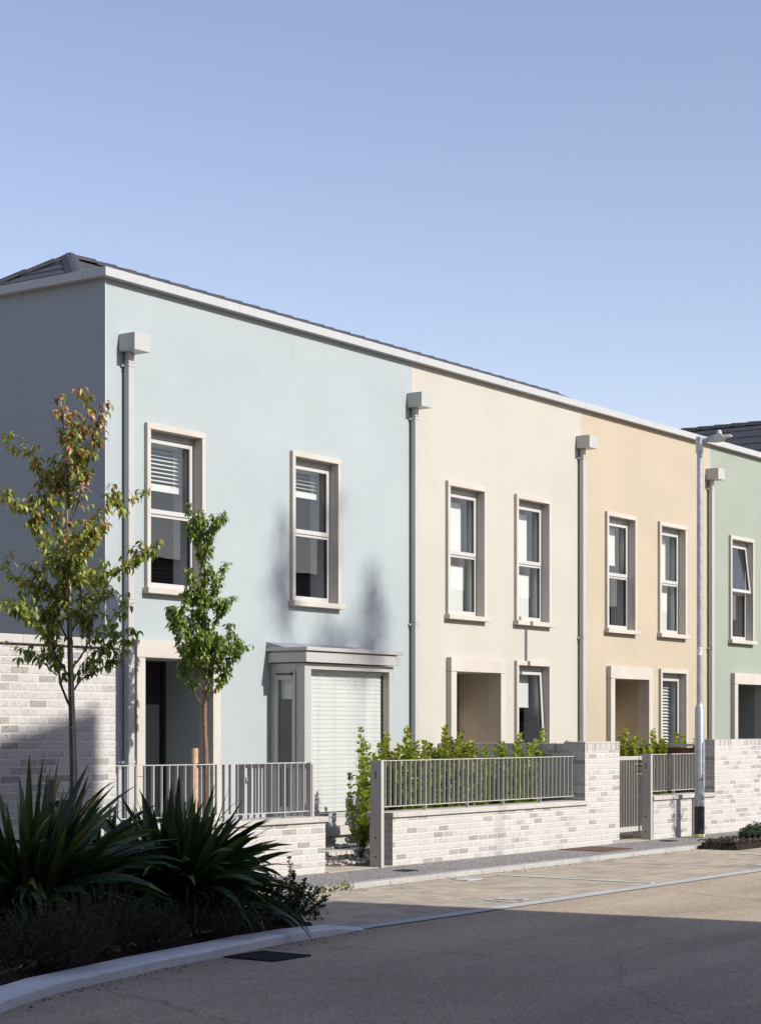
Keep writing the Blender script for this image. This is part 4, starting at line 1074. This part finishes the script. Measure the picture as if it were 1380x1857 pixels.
# ---- New Zealand flax clumps
def flax(base, n, hmin, hmax, spread, label, seed, bias=0.0):
    random.seed(seed); B = Vector(base); t = thing('flax_plant', base, label, 'flax plant', 'spiky flax clumps in the foreground bed'); m = MB()
    for i in range(n):
        a = random.uniform(0, 6.283); out = random.random()**.8
        H_ = random.uniform(hmin, hmax); w = random.uniform(.024,.041)
        d = Vector((math.cos(a), math.sin(a), 0)); st = B + d*random.uniform(.02,.20) 
        lean = out*spread + bias*0; curl = random.uniform(.0,.35)*out*1.4 + (random.random() < .14)*.6
        side = Vector((-d.y, d.x, 0)); tw = random.uniform(-.9,.9)
        pts = []; p = st.copy(); el = math.pi/2 - lean*random.uniform(.25,.55); N_ = 8
        for k in range(N_+1):
            pts.append(p.copy()); step = H_/N_
            p = p + (d*math.cos(el) + Vector((0,0,1))*math.sin(el))*step
            el -= (lean*.10 + curl*.28*(k/N_)**1.2)
            d = (d + side*tw*.055).normalized()
        P = []; c = random.random()**1.6*.93
        if random.random() < .012: c = 1
        for k, q in enumerate(pts):
            f = k/N_; ww = w*(.75+.5*math.sin(min(1, f*1.5)*1.57))*(1-f**3.2)+.0008
            dr = (pts[min(k+1,N_)]-pts[max(k-1,0)]).normalized(); sd = dr.cross(Vector((0,0,1))).normalized() if abs(dr.z) < .999 else side
            rot = Matrix.Rotation(tw*1.1+f*tw*.5, 3, dr); sd = rot @ sd; nn = sd.cross(dr)
            fold = ww*.55*(1-f*.6)
            P += [q - sd*ww + nn*fold, q.copy(), q + sd*ww + nn*fold]
        F = []
        for k in range(N_): F += [(3*k,3*k+3,3*k+4,3*k+1),(3*k+1,3*k+4,3*k+5,3*k+2)]
        c0_ = len(m.c); m.conn(P, F, c, True)
        if random.random() < .16:
            for q_ in range(c0_+2*N_-(2 if random.random() < .6 else 4), c0_+2*N_): m.c[q_] = .965
        for q_ in range(c0_, c0_+2*N_): m.c[q_] = min(1, max(0, m.c[q_] + (.06 if (q_-c0_) % 2 else -.06)))
    m.build('leaves', M['flax'], t); return t
g1 = ground(316, 1672, .08); g2 = ground(52, 1690, .08)
flax(tuple(g1), 430, .62, 1.22, 2.1, 'spiky flax clump in front of the low brick wall, right of the tree', 21)
flax(tuple(g2), 420, .62, 1.40, 2.1, 'spiky flax clump at the left edge beneath the young tree', 33)
g3 = ground(185, 1655, .08)
flax(tuple(g3), 190, .5, 1.08, 1.9, 'smaller flax clump filling the gap between the two big ones', 57)
# ---- sprig shrubs (rosemary, heather)
def sprigs(base, n, h, rad, mt, label, name, cat, seed, ll=.022, upright=.8, group=None, zden=90):
    random.seed(seed); B = Vector(base); t = thing(name, base, label, cat, group); m = MB(); st = MB()
    for i in range(n):
        a = random.uniform(0, 6.283); r_ = rad*math.sqrt(random.random()); hh = h*random.uniform(.45,1.0)*(1-.45*(r_/rad)**2)
        p0 = B + Vector((math.cos(a)*r_*.5, math.sin(a)*r_*.5, 0)); p2 = B + Vector((math.cos(a)*r_, math.sin(a)*r_, hh))
        p1 = p0.lerp(p2, .5) + rdir()*.02*(1/upright); path = smooth_path([p0,p1,p2], 3); st.tube(path, .0013, 3, False)
        L_ = (p2-p0).length; k = max(8, int(L_*zden*1.9))
        for j in range(k):
            u = random.uniform(.15,1)*len(path); ii = min(int(u), len(path)-2); pp = path[ii].lerp(path[ii+1], min(1,u-ii)) if ii < len(path)-1 else path[-1]
            d = (Vector((0,0,.8)) + rdir(0,1)).normalized(); s_ = d.cross(rdir()).normalized()
            l = ll*random.uniform(.6,1.2); w = l*.16
            m.face([pp - s_*w, pp + d*l*.5 - s_*w*1.2, pp + d*l, pp + d*l*.5 + s_*w*1.2], c=random.random())
    st.build('stems', M['twig'], t); m.build('foliage', mt, t); return t
g = ground(508, 1665, .07); sprigs(tuple(g), 130, .34, .42, M['rosemary'], 'dark rosemary bush at the right end of the foreground bed', 'rosemary_bush', 'shrub', 5, .028, group='rosemary bushes')
g = ground(520, 1660, .07); sprigs(tuple(g), 14, .62, .18, M['rosemary'], 'tall wispy rosemary sprigs standing against the sunlit footpath', 'rosemary_bush', 'shrub', 6, .026, zden=130, group='rosemary bushes')
g = ground(568, 1672, -.0); sprigs(tuple(g), 16, .14, .12, M['rosemary'], 'tiny dark tuft where the bed meets the block paving', 'low_tuft', 'plant', 8, .02)
k = 0
for (px, py, lab, hh, rd) in ((180, 1722, 'brownish heather mound under the right flax clump', .50, .44), (105, 1745, 'brownish heather mound between the two flax clumps', .48, .42), (35, 1748, 'low dark ground plant in the bottom left corner of the bed', .30, .46), (262, 1712, 'small olive heather mound beside the kerb under the right flax clump', .36, .36), (400, 1690, 'low dark mound under the outer right flax leaves', .34, .44)):
    g = ground(px, py, .07); sprigs(tuple(g), 190, hh, rd, M['heather'], lab, 'heather_shrub', 'shrub', 40+k, .022, zden=80, group='heather mounds in the foreground bed'); k += 1
g = Vector((rr(1374)*11.18, Y(11.18), .0)); sprigs(tuple(g), 260, .30, .27, M['greyshrub'], 'round grey green shrub in the far right bed', 'low_shrub', 'shrub', 61, .03, zden=110)
# weeds at the kerb
for (px, py, lab) in ((612, 1622, 'small yellowish weed by the kerb, leftmost of the three'), (632, 1619, 'middle yellowish weed tuft against the kerb'), (652, 1616, 'taller yellowish weed at the kerb, rightmost of the three')):
    g = ground(px, py, -.045); g.y = Y(DK)-.03; sprigs(tuple(g), 16, .11 if px > 640 else .07, .08, M['weed'], lab, 'weed', 'weed', px, .03, zden=60, group='weeds at the footpath kerb')
# sapling in the right bed, casts its shade on the low wall
random.seed(90)
young_tree((25.95, Y(11.1), .06), 100, [(0,-.05),(0,.6),(.01,1.2),(0,1.75)], [([(0,.75),(-.12,1.1),(-.2,1.4)], .004, .1, 3),([(0,.8),(.1,1.15),(.18,1.45)], .004, -.1, 3),([(0,.95),(-.05,1.3),(-.1,1.6)], .004, -.1, 3)], M['leafgreen'], M['bark'],
           'little sapling standing just outside the right edge of the photo', 2.5, .06, .028, .05, tr=.012)

# ---- griselinia hedge shrubs
def shrub(x, y, h, rad, nst, seed, label, z0=.05, base_bare=.12, loose=1.0):
    random.seed(seed); B = Vector((x, y, z0)); t = thing('hedge_shrub', tuple(B), label, 'shrub', 'leafy hedge shrubs behind the railings'); lf = MB(); st = MB()
    for i in range(nst):
        a = random.uniform(0, 6.283); r_ = rad*math.sqrt((i+.3)/nst); hh = h*(1.0 if i == 0 else random.uniform(.62,.96)-.12*(r_/rad)**2)
        p0 = B + Vector((random.uniform(-.02,.02), random.uniform(-.02,.02), 0)); p1 = B + Vector((math.cos(a)*r_*.8, math.sin(a)*r_*.8, hh*.45)); p2 = B + Vector((math.cos(a)*r_, math.sin(a)*r_, hh))
        path = smooth_path([p0,p1,p2], 6); st.tube(path, [.007*(1-.7*k/(len(path)-1)) for k in range(len(path))], 5, False)
        L_ = sum((b_-a_).length for a_, b_ in zip(path, path[1:])); acc = 0; nx_ = L_*base_bare
        for a_, b_ in zip(path, path[1:]):
            sl = (b_-a_).length; d = (b_-a_).normalized()
            while nx_ < acc+sl:
                p = a_.lerp(b_, (nx_-acc)/sl); f = nx_/L_
                for _ in range(3):
                    an = random.uniform(0, 6.283); od = Vector((math.cos(an), math.sin(an), 0))
                    ld = (od*.8 + d*random.uniform(.4,1.1)).normalized(); tw = random.uniform(0,.035)*(1-f*.6)
                    leaf(lf, p+od*(.006+tw), ld, Vector((0,0,1))+rdir()*.5, random.uniform(.055,.085)*(1-.35*max(0,f-.8)/.2), random.uniform(.036,.052), min(1, random.random()*.75+.25*f*random.random()), droop=random.uniform(-.1,.25), fold=random.uniform(0,.5))
                nx_ += random.uniform(.013,.026)*loose*(1+1.4*(loose > 1 and random.random() < .12))
            acc += sl
    st.build('stems', M['twig'], t); lf.build('foliage', M['leafgris'], t)
DH = 13.55
def hs(px, py, D, rad, nst, seed, label, z0=.05, **k):
    X = rr(px)*D; z = 1.6+(1322.5-py)*D/(.8176*(3145-px)); shrub(X, Y(D), z-z0, rad*1.15, int(nst*2.1), seed, label, z0, **k)
hs(655, 1322, 13.45, .15, 5, 101, 'tall narrow bright green shrub standing at the open gateway', .0, base_bare=.2, loose=1.15)
hedge = [(702,1330,.22,11),(738,1318,.24,14),(772,1345,.24,12),(806,1316,.24,13),(832,1330,.2,10),(852,1345,.2,9),(880,1352,.22,9),(908,1345,.22,11),(940,1331,.24,12),(968,1350,.18,9),(985,1322,.2,11),(1008,1350,.2,8),(1034,1346,.14,5)]
names = ['leftmost hedge shrub behind the long railing, next to the flat gate post','second hedge shrub from the left, bushy with a tall tip before the blue wall','third hedge shrub from the left, low and bushy before the cream wall',
 'tallest hedge shrub below the left jamb of the cream house doorway','hedge shrub with a slim tip inside the cream doorway, left of centre','hedge shrub in the middle of the cream doorway','short hedge shrub at the right jamb of the cream doorway',
 'rounded hedge shrub between the doorway and window of the cream house','pointed hedge shrub left of the cream ground floor window','small hedge shrub under the left side of the cream ground floor window','tall tipped hedge shrub in front of the cream ground floor window','small hedge shrub at the right jamb of the cream ground floor window','last thin hedge shrub beside the tall brick pier']
for i, ((px, py, rd, ns), nm) in enumerate(zip(hedge, names)):
    hs(px, py, DH + random.Random(i).uniform(-.1,.15), rd, ns, 120+i, nm, loose=.85)
hs(1136, 1318, 14.1, .15, 8, 141, 'tall tipped shrub behind the closed gate', loose=.85)
hs(1154, 1338, 13.8, .22, 12, 142, 'dense shrub behind the closed gate, right of the tall tip', loose=.85)
hs(1182, 1324, 13.8, .24, 14, 143, 'round topped shrub behind the flat steel post of the closed gate', loose=.85)
hs(1207, 1345, 13.6, .20, 10, 144, 'low shrub behind the short railing, left of the pair', loose=.85)
hs(1224, 1332, 13.6, .18, 10, 145, 'pointed shrub before the peach house window', loose=.85)
hs(1240, 1331, 13.6, .18, 10, 146, 'shrub behind the short railing just left of the lamp post', loose=.85)
hs(1260, 1342, 13.6, .17, 8, 147, 'shrub mostly hidden by the lamp post', loose=.85)
# gravel strip before the bay and along the gate
random.seed(4); m = MB()
def pebble(m, x, y, z, s):
    P = []; c = random.random()
    e = Euler((random.uniform(-.3,.3), random.uniform(-.3,.3), random.uniform(0,6))).to_matrix()
    sc = Vector((s*random.uniform(.8,1.3), s*random.uniform(.6,1), s*random.uniform(.5,.8)))
    for (zz_, r_) in ((-.4,.7),(.25,1),(.8,.55)):
        for k in range(6):
            a = k*1.047; v = e @ Vector((math.cos(a)*r_*sc.x, math.sin(a)*r_*sc.y, zz_*sc.z)); P.append(Vector((x,y,z))+v)
    F = [(i*6+k, i*6+(k+1)%6, (i+1)*6+(k+1)%6, (i+1)*6+k) for i in range(2) for k in range(6)] + [tuple(12+k for k in range(6))]
    m.conn(P, F, c, True)
for k in range(900): pebble(m, random.uniform(18.6, 21.6), random.uniform(-.95,-.56), GZ+.012, random.uniform(.012,.03))
for k in range(150): pebble(m, random.uniform(17.85, 18.6), random.uniform(Y(13.15), Y(13.62)), .02+random.random()*.02, random.uniform(.02,.045))
for k in range(260): pebble(m, random.uniform(xp1-.1, xg1+.3), random.uniform(Y(13.9), Y(14.35)), GZ+.01, random.uniform(.02,.05))
for k in range(500): pebble(m, random.uniform(18.55, 23.4), random.uniform(Y(13.15), Y(13.9)), .06, random.uniform(.012,.03))
tag(m.build('pebbles', M['pebble']), 'grey pebbles in the garden strips behind the walls', 'pebbles', kind='stuff')
# road debris
m = MB(); random.seed(12)
for k in range(260):
    px = random.uniform(560, 1379); X = random.uniform(12.9, 24); D = DK - .02 - abs(random.gauss(0, .10)); chip(m, X, Y(D), -.043, random.uniform(.004,.014), random.random()*.8)
for k in range(160):
    X = random.uniform(8, 12.8); i = max(j for j in range(len(KB)) if KB[j][0] <= X); f = (X-KB[i][0])/(KB[i+1][0]-KB[i][0]); D = KB[i][1]+(KB[i+1][1]-KB[i][1])*f - abs(random.gauss(0,.10)) - .02
    chip(m, X, Y(D), -.047, random.uniform(.004,.014), random.random()*.7)
for k in range(70): chip(m, random.uniform(10,24), Y(random.uniform(7.5,11.5)), -.043, random.uniform(.004,.012), random.random()*.7)
tag(m.build('leaf_litter', M['chip']), 'bits of leaf litter and grit along the kerbs', 'litter', kind='stuff')

# ================================================================== BEHIND THE CAMERA
# building whose shade falls over the road, stepped at its right hand end
nb = thing('shading_building', (8, -22, 0), 'tall rendered block on the near side of the street, behind the viewer', 'building')
q = MB(); q.box(-25, 16.5, Y(-14), Y(-2.2), -.1, 8.9)
q.box(-25, 15.0, Y(-12), Y(-2.21), 8.9, 10.3)
P = [Vector(p) for p in ((-25,Y(-12),10.3),(15.0,Y(-12),10.3),(15.0,Y(-2.21),10.3),(-25,Y(-2.21),10.3),(-25,Y(-12),5),(15.0,Y(-12),11.75),(15.0,Y(-2.21),11.75),(8.5,Y(-2.21),10.31),(8.5,Y(-12),10.31))]
q.conn(P, ((2,3,7,6),(0,1,5,8),(1,2,6,5),(8,5,6,7)))
q.build('wall', M['farwall'], nb)
# unseen house added left of frame to block sky light from the gable end
lb = thing('gable_shade_block', (0, 5, 0), 'unseen brown house block added on the left to keep sky light off the blue gable', 'house')
q = MB(); q.box(-8, 9.2, 3, 14, -.1, 6.0); q.build('wall', M['farwall'], lb)
q = MB(); q.conn([Vector(p) for p in ((-8.4,2.6,6.0),(9.6,2.6,6.0),(9.6,14.4,6.0),(-8.4,14.4,6.0),(-4,8.5,8.6),(5,8.5,8.6))], ((0,1,5,4),(1,2,5),(2,3,4,5),(3,0,4),(3,2,1,0))); q.build('roof', M['tile'], lb)
# opposite terrace, seen only in the window panes
for k in range(4):
    x0 = 18 + k*24
    t = thing('opposite_house', (x0, -28, 0), 'tile roofed house across the street, %s, seen only in the window reflections' % ('nearest', 'second along', 'third along', 'farthest')[k], 'house', 'houses across the street')
    q = MB(); q.box(x0, x0+22, -33, -23.4, -.1, 4.6); q.build('wall', M['farwall'], t)
    q = MB(); n = 16
    for j in range(n):
        for sg, y0_ in ((1, -23.2), (-1, -33.2)):
            a0, a1 = j/n*5.1, (j+1)/n*5.1; z_0, z_1 = 4.6+a0*.55, 4.6+a1*.55
            ya, yb2 = y0_-sg*a0, y0_-sg*a1
            q.face([(x0-.3,ya,z_0+.04),(x0+22.3,ya,z_0+.04),(x0+22.3,yb2,z_1),(x0-.3,yb2,z_1)]); q.face([(x0-.3,ya,z_0-.02),(x0+22.3,ya,z_0-.02),(x0+22.3,ya,z_0+.04),(x0-.3,ya,z_0+.04)])
    q.build('roof', M['tilebrown'], t)
# unseen pine added far behind, crown shaped to cast the blue wall's soft blotch
random.seed(31)
fx = XF(600); fz = 1.6+(1322.5-1075)/139
kk = 26.0/math.cos(SUN_EL)/math.cos(SUN_AZ)
pc = Vector((fx, 0, fz)) + S*kk
pt = thing('shadow_pine', (pc.x, pc.y, -.1), 'unseen thin trunked pine added behind the viewer to cast the soft blotch on the blue wall', 'tree')
q = MB(); q.tube([(pc.x+.2,pc.y,-.2),(pc.x+.1,pc.y,6.5),(pc.x,pc.y,pc.z*.6),(pc.x,pc.y,pc.z+1)], [.15,.08,.028,.015], 8); q.build('trunk', M['barkdark'], pt)
q = MB()
for (ox, oz, rx, rz, nn) in ((-1.0,.15,.45,.75,120),(.95,-.55,.50,1.0,190),(.1,.9,.25,.5,20),(0,-.9,.9,.35,130)):
    for k in range(int(nn*1.9)):
        v = rdir(0, 3); v = Vector((v.x*rx, v.y*rx, v.z*rz))*random.random()**.5
        leaf(q, pc + Vector((ox, 0, oz)) + v, rdir(0,2), Vector((0,0,1)), .15, .08, random.random())
q.build('crown', M['leafgreen'], pt)
# ridge of hills, far off
m = MB(); P = []; random.seed(3); n = 60
for i in range(n+1):
    x = -600 + i*60; hgt = 110 + 40*math.sin(i*.35) + 28*math.sin(i*.9+1) + random.uniform(-5,5)
    P += [Vector((x,-1100,-5)), Vector((x,-1500,hgt)), Vector((x,-1900,-5))]
m.conn(P, [(3*i,3*i+3,3*i+4,3*i+1) for i in range(n)] + [(3*i+1,3*i+4,3*i+5,3*i+2) for i in range(n)])
struct(m.build('hills', M['hill']))
